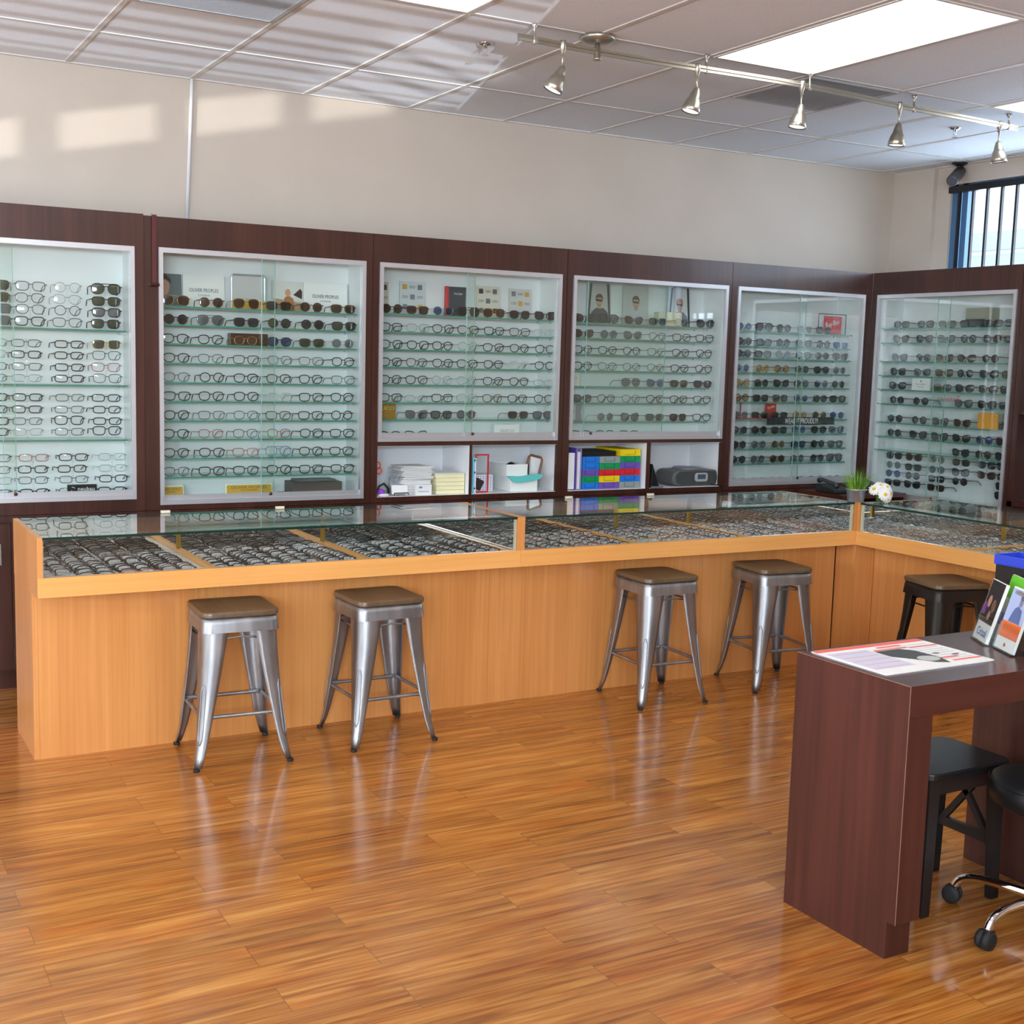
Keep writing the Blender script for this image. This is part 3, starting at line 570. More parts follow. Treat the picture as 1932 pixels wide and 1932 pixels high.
# ---------------------------------------------------------------- cards and props inside the cabinets
K = plain('ink_black', srgb(40, 42, 46), .6); GR = plain('ink_grey', srgb(120, 122, 126), .6)
def card(name, label, cat, x, y, z, w, h, mat, lean=0, th=.006, group=None, rotz=0, bev=0):
    t = thing(name, label, cat, (x, y, z + .0005), 0, group, rot=(R(-lean), 0, rotz))
    MB().box(-w / 2, w / 2, 0, th, 0, h).build('board', mat, t, bevel=bev); return t
def poly(t, name, pts, mat, y=-.0006):
    return MB().prism([(p[0], p[1]) for p in pts], y, y + .0005, lambda a, b, c: (a, c, b)).build(name, mat, t)
def ell(cx, cz, a, b, n=14, rot=0):
    return [(cx + a * math.cos(2 * math.pi * i / n) * math.cos(rot) - b * math.sin(2 * math.pi * i / n) * math.sin(rot), cz + a * math.cos(2 * math.pi * i / n) * math.sin(rot) + b * math.sin(2 * math.pi * i / n) * math.cos(rot)) for i in range(n)]
skin = plain('print_skin', srgb(196, 150, 122), .6); hair = plain('print_hair', srgb(58, 40, 34), .6); pgrey = plain('print_grey', srgb(120, 126, 134), .6); sand = plain('print_sand', srgb(178, 150, 118), .6); dgreen = plain('print_slate', srgb(96, 108, 112), .6)
# second cabinet, top shelf
t = card('photo_card', 'brand photo card at left of top shelf, blurred portrait, second cabinet', 'photo card', 1.60, -.165, ZBs[0], .20, .165, dgreen, 3)
poly(t, 'printed_portrait', ell(.0, .10, .04, .05), skin); poly(t, 'printed_hair', [(-.05, .11), (-.03, .16), (.02, .163), (.045, .14), (.05, .115), (.02, .135), (-.03, .13)], hair, -.0012)
for x, n in ((1.815, 'left of the mirror'), (2.475, 'at right end')):
    t = card('sign_card', f'white lettered sign card on top shelf of second cabinet, {n}', 'sign card', x, -.165, ZBs[0], .215 if x < 2 else .25, .165 if x < 2 else .16, M_paper, 3)
    text('lettering', 'OLIVER PEOPLES', t, K, (.0, -.0006, .09), UP, .15, .018); text('small_lettering', 'EYEWEAR', t, GR, (0, -.0006, .065), UP, .06, .009)
t = card('photo_card', 'sandy photo card of a person outdoors, right of mirror, second cabinet', 'photo card', 2.262, -.168, ZBs[0], .17, .16, plain('print_pale', srgb(214, 214, 210), .6), 3)
poly(t, 'printed_ground', [(-.08, .0), (.08, 0), (.08, .05), (-.08, .07)], sand); poly(t, 'printed_body', [(-.03, 0), (.04, 0), (.03, .07), (.0, .09), (-.02, .07)], plain('print_ochre', srgb(170, 110, 60), .6), -.0012); poly(t, 'printed_head', ell(0, .1, .016, .02), skin, -.0018); poly(t, 'printed_rocks', [(.03, .09), (.07, .125), (.08, .11), (.078, .07)], hair, -.0012)
t = thing('framed_mirror', 'silver framed standing mirror on the top shelf of second cabinet', 'mirror', (2.035, -.20, ZBs[0] + .0005))
MB().tube([(-.088, 0, .004), (-.088, 0, .165), (-.08, 0, .178), (.08, 0, .178), (.088, 0, .165), (.088, 0, .004)], .005, 8, closed=True).build('frame', M_alu, t); MB().box(-.084, .084, -.001, .003, .006, .172).build('mirror_glass', plain('pale_mirror_reflection', srgb(196, 197, 198), .35, .25), t)  # bright reflection in the mirror is put into a flat pale colour
YEL = plain('amber_card', srgb(206, 160, 60), .5)
t = card('eyewear_case_box', 'amber box behind gold sunglasses under the standing mirror', 'box', 2.035, -.235, ZBs[0], .18, .045, YEL, 0, .02)
t = card('wooden_display_box', 'dark brown wooden display box on third shelf of second cabinet', 'box', 2.03, -.235, ZBs[2], .2, .062, wood('walnut_box', srgb(64, 34, 20), srgb(100, 58, 34), 'x', 50, .3), 0, .05, bev=.002)
for x, w in ((1.61, .115), (2.013, .24)):
    t = card('name_plate', ('narrow' if w < .2 else 'wide') + ' amber plaque with cream border, floor of the second cabinet', 'plaque', x, -.30, .8815, w + .012, .082, plain('cream_plastic', srgb(236, 230, 205), .4), 8, bev=.003)
    poly(t, 'amber_face', rrect_ := [(a, b + .042) for a, b in rrect(w, .066, .008)], YEL)
    text('lettering', 'OLIVER PEOPLES', t, plain('ink_olive', srgb(110, 92, 48), .6), (0, -.0012, .062), UP, w * .8, .014); text('small_lettering', 'LOS ANGELES', t, K, (0, -.0012, .048), UP, w * .38, .006)
t = thing('hardcover_book', 'flat dark grey book under a box, floor of second cabinet', 'book', (2.38, -.24, .8815)); MB().box(-.17, .17, -.08, .08, 0, .004).box(-.17, .17, -.08, .08, .016, .02).build('cover', plain('book_slate', srgb(66, 72, 80), .5), t); MB().box(-.168, .168, -.076, .078, .004, .016).build('pages', M_paper, t)
t = thing('dark_wood_box', 'grey brown ribbed box on the book in the second cabinet', 'box', (2.385, -.24, .902)); MB().box(-.138, .138, -.07, .07, 0, .062).build('body', wood('greyed_wood', srgb(70, 62, 58), srgb(104, 94, 88), 'x', 40, .4), t, bevel=.002); MB().box(-.11, .11, -.05, .05, .062, .074).build('lid', plain('lid_grey', srgb(98, 98, 100), .4), t, bevel=.003)
# third cabinet, top shelf
for i, (x, w, h, lab, cf) in enumerate(((2.785, .12, .175, 'cream product card at left end of top shelf, third cabinet', srgb(198, 190, 176)), (2.99, .155, .185, 'white product card with dark border, left of dark book', srgb(205, 208, 212)), (3.47, .15, .185, 'cream product card with tan border, right of dark book', srgb(210, 204, 190)), (3.685, .15, .18, 'grey product card at right end of top shelf, third cabinet', srgb(205, 202, 200)))):
    t = card('product_card', lab, 'card', x, -.165, ZC[0], w, h, plain('product_card_%d' % i, cf, .6), 4)
    for r_ in range(3):
        for c_ in range(3):
            cx = -w / 2 + w * (.2 + .3 * c_); cz = h - .03 - r_ * .055
            if (r_ + c_) % 2 == 0: poly(t, 'printed_photo', [(cx - .014, cz - .014), (cx + .014, cz - .014), (cx + .014, cz + .014), (cx - .014, cz + .014)], [plain('print_slate2', srgb(100, 100, 106), .6), YEL, hair, pgrey][(i + r_ + c_) % 4])
            else: MB().tube([(a, -.001, b) for a, b in ell(cx - .009, cz, .008, .006)], .0009, 4, closed=True).tube([(a, -.001, b) for a, b in ell(cx + .009, cz, .008, .006)], .0009, 4, closed=True).build('printed_glasses', K, t)
t = card('book', 'dark slate book with red spine on top shelf of third cabinet', 'book', 3.255, -.19, ZC[0], .11, .168, plain('slate_cover', srgb(52, 58, 70), .5), 0, .03)
MB().box(-.067, -.0555, -.001, .031, 0, .17).build('spine', M_red, t); text('lettering', 'Paul Smith', t, M_paper, (0.005, -.0006, .13), UP, .05, .011)
t = card('gold_sign_box', 'olive gold sign box on bottom shelf of third cabinet', 'sign', 2.775, -.30, ZC[6], .12, .085, plain('olive_gold', srgb(150, 112, 30), .35), 0, .03)
text('lettering', 'GUCCI', t, plain('pale_gold', srgb(226, 205, 140), .4), (0, -.0006, .058), UP, .10, .018)
t = card('sign_block', 'small white lettered block on the floor of third cabinet', 'sign', 3.555, -.27, 1.1855, .165, .08, M_paper, 0, .02)
text('lettering', 'GUCCI', t, GR, (0, -.0006, .045), UP, .09, .014)
# fourth cabinet posters
def poster(lab, x, w, h, bg, shirt, hr, frame_mat, spec=0):
    t = card('portrait_poster', lab, 'poster', x, -.17, ZD[0], w, h, bg, 2)
    if frame_mat: poly(t, 'dark_frame_left', [(-w / 2, 0), (-w / 2 + .012, 0), (-w / 2 + .035, h), (-w / 2 + .02, h)], frame_mat); poly(t, 'dark_frame_right', [(w / 2 - .012, 0), (w / 2, 0), (w / 2 - .012, h), (w / 2 - .03, h)], frame_mat)
    poly(t, 'printed_shirt', [(-.06, 0), (.07, 0), (.062, .07), (.03, .095), (-.02, .095), (-.055, .07)], shirt, -.0012)
    poly(t, 'printed_face', ell(0, .135, .022, .032), skin, -.0018); poly(t, 'printed_neck', [(-.012, .09), (.016, .09), (.014, .115), (-.01, .115)], skin, -.0018)
    poly(t, 'printed_hair', [(-.024, .14), (-.026, .165), (-.008, .18), (.015, .178), (.027, .16), (.026, .13), (.018, .155), (-.015, .158)], hr, -.0024)
    poly(t, 'printed_glasses', [(-.024, .136), (.02, .132), (.02, .145), (-.024, .149)], M_black, -.003)
pb = plain('print_wall', srgb(186, 186, 184), .6)
t = card('portrait_poster', 'dark haired leopard print portrait at left end, fourth cabinet', 'poster', 3.985, -.17, ZD[0], .10, .235, pb, 2)
poly(t, 'printed_hair', ell(-.005, .16, .045, .075), M_black); poly(t, 'printed_collar', [(-.04, 0), (.05, 0), (.045, .09), (.0, .11), (-.035, .09)], sand, -.0012)
poster('poster of auburn haired man in a dark shirt, fourth cabinet', 4.23, .17, .24, pb, plain('print_navy', srgb(52, 56, 66), .6), plain('print_auburn', srgb(90, 50, 46), .6), K)
poster('poster of curly dark haired person in white top, fourth cabinet', 4.50, .19, .24, pb, plain('print_tank', srgb(186, 188, 194), .6), hair, None)
poster('poster of blond man before black frame, right side, fourth cabinet', 4.835, .17, .245, plain('print_white', srgb(205, 208, 212), .6), plain('print_char', srgb(84, 86, 92), .6), plain('print_blond', srgb(166, 120, 70), .6), M_black)
t = card('gift_box', 'cream box behind clear glasses on top shelf, fourth cabinet', 'box', 4.725, -.225, ZD[0], .18, .088, plain('cream_box', srgb(222, 212, 180), .5), 0, .05)
text('lettering', 'GUCCI', t, plain('ink_gold', srgb(180, 160, 100), .5), (.01, -.0006, .03), UP, .08, .012)
t = card('sign_box', 'cream lettered box at left end of fifth shelf, fourth cabinet', 'sign', 4.0, -.24, ZD[4], .12, .078, plain('pale_box', srgb(226, 222, 206), .5), 0, .04)
text('lettering', 'GUCCI', t, GR, (-.005, -.0006, .045), UP, .09, .013)
t = card('round_sign', 'white and grey rounded sign on bottom shelf of fourth cabinet', 'sign', 4.01, -.24, ZD[6], .16, .098, plain('sign_white', srgb(212, 216, 214), .5), 0, .012, bev=.004)
poly(t, 'grey_panel', [(.03, 0), (.075, 0), (.068, .05), (.075, .098), (.03, .098)], plain('taupe', srgb(150, 144, 142), .5)); text('lettering', 'ELIE SAAB', t, K, (-.022, -.0006, .055), UP, .085, .012); text('small_lettering', 'PARIS', t, K, (-.03, -.0006, .037), UP, .04, .008)
# fifth cabinet
t = thing('red_emblem_sign', 'red sign with white script in dark wire frame, fifth cabinet', 'sign', (6.06, -.24, ZE[0] + .0005))
MB().tube([(-.12, 0, .002), (-.12, 0, .135), (.125, 0, .135), (.125, 0, .002)], .003, 6).build('wire_frame', K, t)
MB().box(-.07, .085, -.001, .004, .0, .122).build('red_panel', M_red, t); text('script', 'Ray-Ban', t, M_paper, (.007, -.0016, .07), (R(90), R(-14), 0), .12, .045)
RED = M_red
t = thing('slogan_sign', 'long black slogan sign with white letters across fifth cabinet shelf', 'sign', (5.73, -.355, 1.2665))
MB().box(-.292, .292, 0, .004, 0, .05).build('board', plain('slogan_black', srgb(30, 32, 34), .4), t); text('lettering', 'WEAR IT PROUDLY!', t, M_paper, (.0, -.0006, .025), UP, .285, .036)
t = thing('red_display_stand', 'small red display stand with raised script, fifth cabinet', 'display stand', (5.33, -.30, ZE[6] + .0005)); MB().box(-.11, .10, -.03, .03, 0, .006).box(-.075, -.068, 0, .006, .006, .105).build('base', RED, t)
t = card('red_brand_card', 'small red card with white script standing on seventh shelf, fifth cabinet', 'card', 5.60, -.2, ZE[6], .09, .10, RED, 0); text('script', 'Ray-Ban', t, M_paper, (0, -.0006, .07), (R(90), R(-14), 0), .06, .022)
# right wall cabinet (local x runs toward the viewer along the wall)
def fcard(name, lab, cat, y, x, z, w, h, mat, th=.01): return card(name, lab, cat, x, y, z, w, h, mat, 0, th, rotz=R(-90))
t = fcard('sign_card', 'white square sign card on fifth shelf, right wall cabinet', 'sign card', -.785, 6.345, ZF[4], .15, .078, M_paper); text('lettering', 'kate spade', t, GR, (0, -.0006, .04), UP, .085, .012); text('small_lettering', 'NEW YORK', t, GR, (0, -.0006, .022), UP, .05, .006)
poly(t, 'spade_mark', [(0, .066), (.006, .058), (.003, .054), (-.003, .054), (-.006, .058)], K)
t = fcard('green_box', 'small green box beside white card, right wall cabinet', 'box', -.91, 6.36, ZF[4], .09, .026, plain('leaf_green', srgb(96, 132, 60), .5), .03)
t = fcard('orange_sign', 'orange square sign on seventh shelf, right wall cabinet', 'sign', -1.335, 6.345, ZF[6], .15, .098, plain('orange_card', srgb(222, 150, 40), .5)); poly(t, 'emblem', ell(0, .055, .018, .018), YEL)
poly(t, 'printed_line', [(-.05, .014), (.05, .014), (.05, .02), (-.05, .02)], YEL)
t = fcard('logo_sign', 'clear block with red lettering on sixth shelf, right wall cabinet', 'sign', -1.02, 6.345, ZF[5], .19, .075, glassy('acrylic_block', (.97, .98, .98, 1), 1)); text('lettering', 'CARRERA', t, RED, (-.01, -.0006, .045), (R(90), R(0), 0), .14, .022); text('emblem', 'C', t, RED, (.08, -.0006, .055), UP, .02, .03)
t = fcard('fabric_box', 'beige fabric box with black strip on top shelf, right wall cabinet', 'box', -1.13, 6.44, ZF[0], .2, .125, plain('beige_fabric', srgb(160, 156, 140), .8), .07); MB().box(-.09, .05, -.012, 0, .0, .055).build('black_strip', M_black, t)
t = fcard('product_card', 'white card with beige photo at right end of third shelf', 'card', -1.475, 6.36, ZF[2], .05, .125, M_paper); poly(t, 'printed_photo', [(-.018, .06), (.022, .06), (.022, .115), (-.018, .115)], sand)
# neubau block, first cabinet
t = card('name_block', 'black block with white lettering and ring mark, leftmost cabinet', 'sign', 1.17, -.335, .9145, .135, .068, M_black, 0, .02)
text('lettering', 'neubau', t, M_paper, (.018, -.0006, .048), UP, .078, .018); MB().tube([(a, -.001, b) for a, b in ell(-.044, .046, .009, .011)[1:6]], .0015, 5).tube([(a, -.001, b) for a, b in ell(-.044, .046, .009, .011)[8:13]], .0015, 5).build('ring_mark', M_paper, t)
# ---------------------------------------------------------------- things in the open cubbies
zc = .8815
# left cubby of third cabinet
t = thing('index_card_stack', 'tall untidy stack of white papers in the left cubby', 'paper stack', (2.96, -.24, zc)); rg = random.Random(5); m = MB(); z = 0
for k in range(34):
    h = .0042; m.obox((rg.uniform(-.008, .008) + (.012 if k > 20 else 0) * math.sin(k), rg.uniform(-.006, .006), z + h / 2), (.155 if k < 14 else .18, .17, h * .8), (0, rg.uniform(-.015, .015) if k > 18 else 0, rg.uniform(-.09, .09))); z += h + (.0008 if k > 16 else 0)
tag(m.build('sheets', M_paper, t), kind='stuff')
t = thing('appointment_card_pack', 'white pack of printed cards before the paper stack', 'cards', (2.985, -.352, zc)); MB().box(-.048, .048, -.012, .012, 0, .058).build('pack', M_paper, t); poly(t, 'printed_logo', ell(-.02, .044, .011, .006), plain('print_teal', srgb(90, 150, 190), .6), -.0126)
poly(t, 'printed_lines', [(-.035, .018), (.03, .018), (.03, .021), (-.035, .021)], GR, -.0126)
t = thing('notepad_stack', 'pale yellow stack of notepads in the left cubby', 'notepad stack', (3.16, -.27, zc)); pal = plain('pad_yellow', srgb(240, 234, 188), .7)
for k in range(5): MB().box(-.088 + (k % 2) * .002, .088, -.07, .07, k * .0225 + .0004, k * .0225 + .0215).build('notepad', pal, t)
MB().box(-.092, .09, -.074, .076, .1128, .1175).build('top_cover', plain('pad_top', srgb(226, 226, 226), .6), t)
t = thing('business_card_holder', 'white cards in a black wire holder in the left cubby', 'card holder', (2.845, -.345, zc)); MB().obox((0, 0, .032), (.092, .012, .05), (R(-14), 0, R(-4))).build('cards', M_paper, t); MB().tube([(-.04, -.022, .004), (-.042, -.024, .016), (.042, -.024, .016), (.048, -.022, .004)], .003, 6).build('wire_stand', M_black, t)
t = thing('plastic_bag', 'crumpled clear grey plastic bag beside the paper stack', 'plastic bag', (2.862, -.26, zc)); m = MB()
for r_ in range(7):
    pass
import bmesh
def blob(name, mat, parent, loc, size, seed=0, amp=.25, sub=3):
    bm = bmesh.new(); bmesh.ops.create_icosphere(bm, subdivisions=sub, radius=1); rg = random.Random(seed)
    ks = [(Vector((rg.uniform(-1, 1), rg.uniform(-1, 1), rg.uniform(-1, 1))).normalized(), rg.uniform(2, 6), rg.uniform(0, 6)) for _ in range(7)]
    for v in bm.verts:
        n = v.co.normalized(); d = 1 + amp * sum(math.sin(k * n.dot(a) * 3 + p) for a, k, p in ks) / 4; v.co = Vector((n.x * size[0], n.y * size[1], n.z * size[2])) * d
    zmin = min(v.co.z for v in bm.verts)
    for v in bm.verts: v.co.z -= zmin
    me = bpy.data.meshes.new(name); bm.to_mesh(me); bm.free(); me.materials.append(mat); o = bpy.data.objects.new(name, me); COL.objects.link(o); o.parent = parent; o.location = loc; return o
blob('crumpled_film', plain('bag_film', srgb(150, 156, 160), .2), t, (0, 0, 0), (.034, .04, .05), 2, .3)
t = thing('sunglass_clip_on', 'black and grey folded clip-on strap beside the plastic bag', 'strap', (2.775, -.27, zc)); MB().tube([(-.03, 0, .006), (-.02, .0, .045), (.01, 0, .06), (.03, -.01, .035), (.035, -.01, .008)], .007, 8).build('strap', M_black, t, smooth=True)
t = thing('rubber_ball', 'small purple ball at the left of the left cubby', 'ball', (2.735, -.345, zc)); blob('ball', plain('purple', srgb(150, 60, 200), .5), t, (0, 0, .0), (.02, .02, .02), 1, .06)
t = thing('pipe_cleaner', 'orange curled wire cord hanging at the left of left cubby', 'cord', (2.735, -.30, zc)); MB().tube(catm([(-.03, 0, .002), (-.025, 0, .09), (-.012, 0, .17), (.006, 0, .18), (.012, 0, .16), (-.008, 0, .135), (.004, 0, .118), (.02, 0, .13), (.014, 0, .15), (-.004, 0, .148)]), .0045, 6).build('cord', plain('orange_cord', srgb(225, 85, 45), .5), t, smooth=True)
t = thing('paper_scrap', 'small white crumpled paper at the front of left cubby', 'paper', (2.735, -.372, zc)); blob('scrap', M_paper, t, (0.005, 0, 0), (.03, .007, .007), 4, .2)
# right cubby of third cabinet
t = thing('clipboard_organizer', 'pale blue spiral organiser standing at left of right cubby', 'organiser', (3.296, -.32, zc)); MB().box(-.009, .001, -.05, .1, 0, .205).build('back_cover', plain('sky_blue', srgb(120, 205, 225), .4), t, bevel=.003); MB().box(.002, .012, -.05, .1, 0, .20).build('front_cover', plain('pale_white', srgb(225, 232, 240), .4), t, bevel=.003)
for z in (.03, .12, .19): MB().lathe([(.004, -.005), (.004, .005)], c=(0, -.053, z), n=10).build('binding_ring', M_black, t)
t = thing('red_wire_frame', 'thin red rectangular frame standing in the right cubby', 'frame', (3.365, -.33, zc)); MB().box(-.042, .044, 0, .005, .212, .22).box(.036, .044, 0, .005, .008, .212).box(-.042, .044, 0, .012, 0, .008).box(-.042, -.036, 0, .005, .008, .212).build('frame', M_red, t)
t = thing('patterned_box', 'white and blue patterned box behind the red frame', 'box', (3.415, -.22, zc)); pm = plain('pattern_blue', srgb(90, 100, 160), .6); MB().box(-.06, .06, -.04, .06, 0, .095).build('body', plain('pattern_white', srgb(226, 228, 236), .6), t); m = MB()
for i in range(7):
    for j in range(8): m.box(-.056 + i * .0165, -.048 + i * .0165, -.0405, -.04, .006 + j * .011, .010 + j * .011)
m.build('pattern', pm, t)
t = thing('sunglasses_case', 'dark brown object leaning on the patterned box', 'case', (3.362, -.295, zc)); MB().obox((0, 0, .045), (.05, .02, .06), (0, .5, 0)).build('body', plain('dark_brown', srgb(50, 34, 34), .5), t, bevel=.004)
bx = plain('white_carton', srgb(232, 236, 232), .55)
t = thing('white_carton', 'lower white carton with a logo in the right cubby', 'carton', (3.64, -.22, zc)); MB().box(-.09, .09, -.12, .11, 0, .085).build('body', bx, t, bevel=.002); text('lettering', 'Daily wear', t, plain('ink_pink', srgb(190, 130, 140), .6), (-.0, -.1206, .063), UP, .09, .010)
t = thing('white_carton', 'upper open white carton on the lower one, right cubby', 'carton', (3.60, -.21, zc + .0865)); MB().box(-.068, .072, -.11, .1, 0, .004).box(-.068, .072, -.11, -.106, .004, .07).box(-.068, .072, .096, .1, .004, .07).box(-.068, -.064, -.106, .096, .004, .07).box(.068, .072, -.106, .096, .004, .07).build('body', bx, t)
t = thing('eyeglass_pouch', 'black rounded pouch showing above the open white carton', 'pouch', (3.61, -.23, zc + .0915)); blob('pouch', M_black, t, (0, 0, 0), (.035, .03, .036), 5, .04)
t = thing('cleaning_cloth', 'teal cloth draped over the front of the white cartons', 'cloth', (3.64, -.352, zc + .063)); m = MB(); P1 = catm([(-.125, 0, .03), (-.1, 0, .012), (-.07, 0, -.008), (.02, 0, -.004), (.08, 0, .006), (.105, 0, .016), (.11, 0, .034), (.06, 0, .038), (-.03, 0, .028), (-.08, 0, .03)]); m.prism([(p[0], p[2]) for p in P1], -.006, .008, lambda a, b, c: (a, c, b)); m.build('cloth', plain('teal_cloth', srgb(96, 196, 190), .8), t, bevel=.003)
t = thing('wooden_hand_mirror', 'brown wooden framed mirror leaning at right of right cubby', 'mirror', (3.755, -.20, zc), rot=(R(0), R(14), 0)); MB().tube([(-.05, 0, .006), (-.05, 0, .185), (-.04, 0, .195), (.03, 0, .195), (.042, 0, .185), (.042, 0, .006)], .008, 8, closed=True).build('frame', wood('cherry_frame', srgb(110, 60, 30), srgb(160, 100, 56), 'z', 50, .35), t); MB().box(-.045, .037, -.001, .003, .008, .19).build('mirror_glass', M_mirror, t)
# left cubby of fourth cabinet
t = thing('ring_binder', 'purple ring binder full of papers at left of cubby', 'binder', (3.945, -.2, zc)); MB().box(-.027, -.022, -.15, .12, 0, .25).box(.036, .041, -.15, .12, 0, .25).box(-.022, .036, .115, .12, 0, .25).build('cover', plain('violet', srgb(92, 70, 160), .45), t); MB().box(-.02, .034, -.145, .11, .005, .22).build('pages', M_paper, t)
t = thing('ring_binder', 'thin black and white binder beside the purple one', 'binder', (4.008, -.2, zc)); MB().box(-.017, -.013, -.15, .12, 0, .245).box(.013, .017, -.15, .12, 0, .245).box(-.013, .013, .116, .12, 0, .245).build('cover', plain('lilac', srgb(150, 140, 190), .45), t); MB().box(-.0125, .0125, -.14, .11, .004, .225).build('pages', M_paper, t)
BC = {'u': ('blue', srgb(28, 120, 215)), 'p': ('purple', srgb(112, 82, 176)), 'g': ('green', srgb(10, 150, 88)), 'y': ('yellow', srgb(240, 208, 12)), 'r': ('red', srgb(215, 38, 45)), 'e': ('grey', srgb(146, 156, 152))}
grid = ['ugu'[:0] + 'upe', 'gyu', 'prr', 'ugp', 'ueg']
colw = ['left', 'middle', 'right']; rowh = ['bottom', 'second', 'third', 'fourth', 'fifth']
for r_, rw in enumerate(grid):
    for c_, ch in enumerate(rw):
        nm, cc = BC[ch]; t = thing('storage_box', f'{nm} storage box, {colw[c_]} column, {rowh[r_]} layer up, below the fourth cabinet', 'storage box', ([4.098, 4.235, 4.384][c_], -.34, zc + r_ * .0392), 0, 'coloured storage boxes')
        wd = [.12, .148, .148][c_]; mm_ = plain('box_' + nm, cc, .4)
        MB().box(-wd / 2 + .0005, wd / 2 - .0005, 0, .26, .0004, .0388).build('body', mm_, t, bevel=.0008)
        MB().box(-.04, .035, -.002, 0, .009, .012).box(.032, .035, -.002, 0, .012, .034).box(-.04, -.037, -.002, 0, .012, .034).build('label_slot', plain('slot_' + nm, tuple(v * .45 for v in cc[:3]) + (1,), .5), t)
t = thing('storage_box', 'yellow storage box lying on top of the right column', 'storage box', (4.384, -.34, zc + 5 * .0392), 0, 'coloured storage boxes'); MB().box(-.0735, .0735, 0, .28, .0004, .041).build('body', plain('box_yellow', srgb(240, 208, 12), .4), t, bevel=.0008)
MB().box(-.04, .035, -.002, 0, .009, .012).box(.032, .035, -.002, 0, .012, .034).build('label_slot', MATS['slot_yellow'], t)
t = thing('flat_case', 'flat black case on the left storage boxes', 'case', (4.16, -.20, zc + 5 * .0392 + .0003)); MB().box(-.11, .13, -.12, .12, 0, .03).build('body', M_black, t, bevel=.002)
# right cubby of fourth cabinet
t = thing('tablet_stand', 'black leaning tablet on stand at left of the right cubby', 'tablet', (4.545, -.31, zc)); MB().prism([(-.035, .0), (.03, 0), (-.028, .15)], -.08, .06, lambda a, b, c: (a, c, b)).build('stand', M_black, t, bevel=.003); MB().box(-.038, .05, -.09, -.082, 0, .012).build('lip', plain('lip_grey', srgb(120, 122, 126), .3), t)
t = thing('receipt_paper', 'small white curled paper behind the black tablet', 'paper', (4.61, -.22, zc)); MB().obox((0, 0, .035), (.05, .003, .05), (R(15), R(30), 0)).obox((.01, -.02, .012), (.06, .03, .003), (0, R(8), 0)).build('sheet', M_paper, t)
t = thing('portable_radio', 'grey oval portable radio with silver display in right cubby', 'radio', (4.90, -.235, zc))
pr = rrect(.37, .10, .047, 8)
MB().prism([(a, b + .05) for a, b in pr], -.1, .09, lambda a, b, c: (a, c, b)).build('body', plain('radio_grey', srgb(92, 94, 94), .4), t, smooth=False, bevel=.012)
MB().prism([(a * .86, b * .84 + .05) for a, b in pr], -.106, -.098, lambda a, b, c: (a, c, b)).build('speaker_grille', plain('grille', srgb(62, 66, 64), .7), t)
MB().prism([(a + .03, b + .055) for a, b in rrect(.10, .055, .018)], -.112, -.105, lambda a, b, c: (a, c, b)).build('display_bezel', plain('bezel_silver', srgb(210, 214, 216), .3, .5), t)
MB().prism([(a + .03, b + .058) for a, b in rrect(.062, .03, .003)], -.114, -.111, lambda a, b, c: (a, c, b)).build('screen', plain('lcd', srgb(70, 90, 104), .15), t)
MB().lathe([(.001, .1), (.10, .1), (.09, .112), (.001, .114)], n=28).build('disc_lid', plain('radio_lid', srgb(116, 116, 122), .3), t, smooth=True)
t = thing('power_cable', 'black power cable trailing over the cubby edge beside radio', 'cable', (5.06, -.37, zc)); MB().tube([(-.045, .04, .004), (-.01, .0, .004), (.0, -.02, .003), (.012, -.023, -.03)], .004, 6).build('cable', M_black, t)
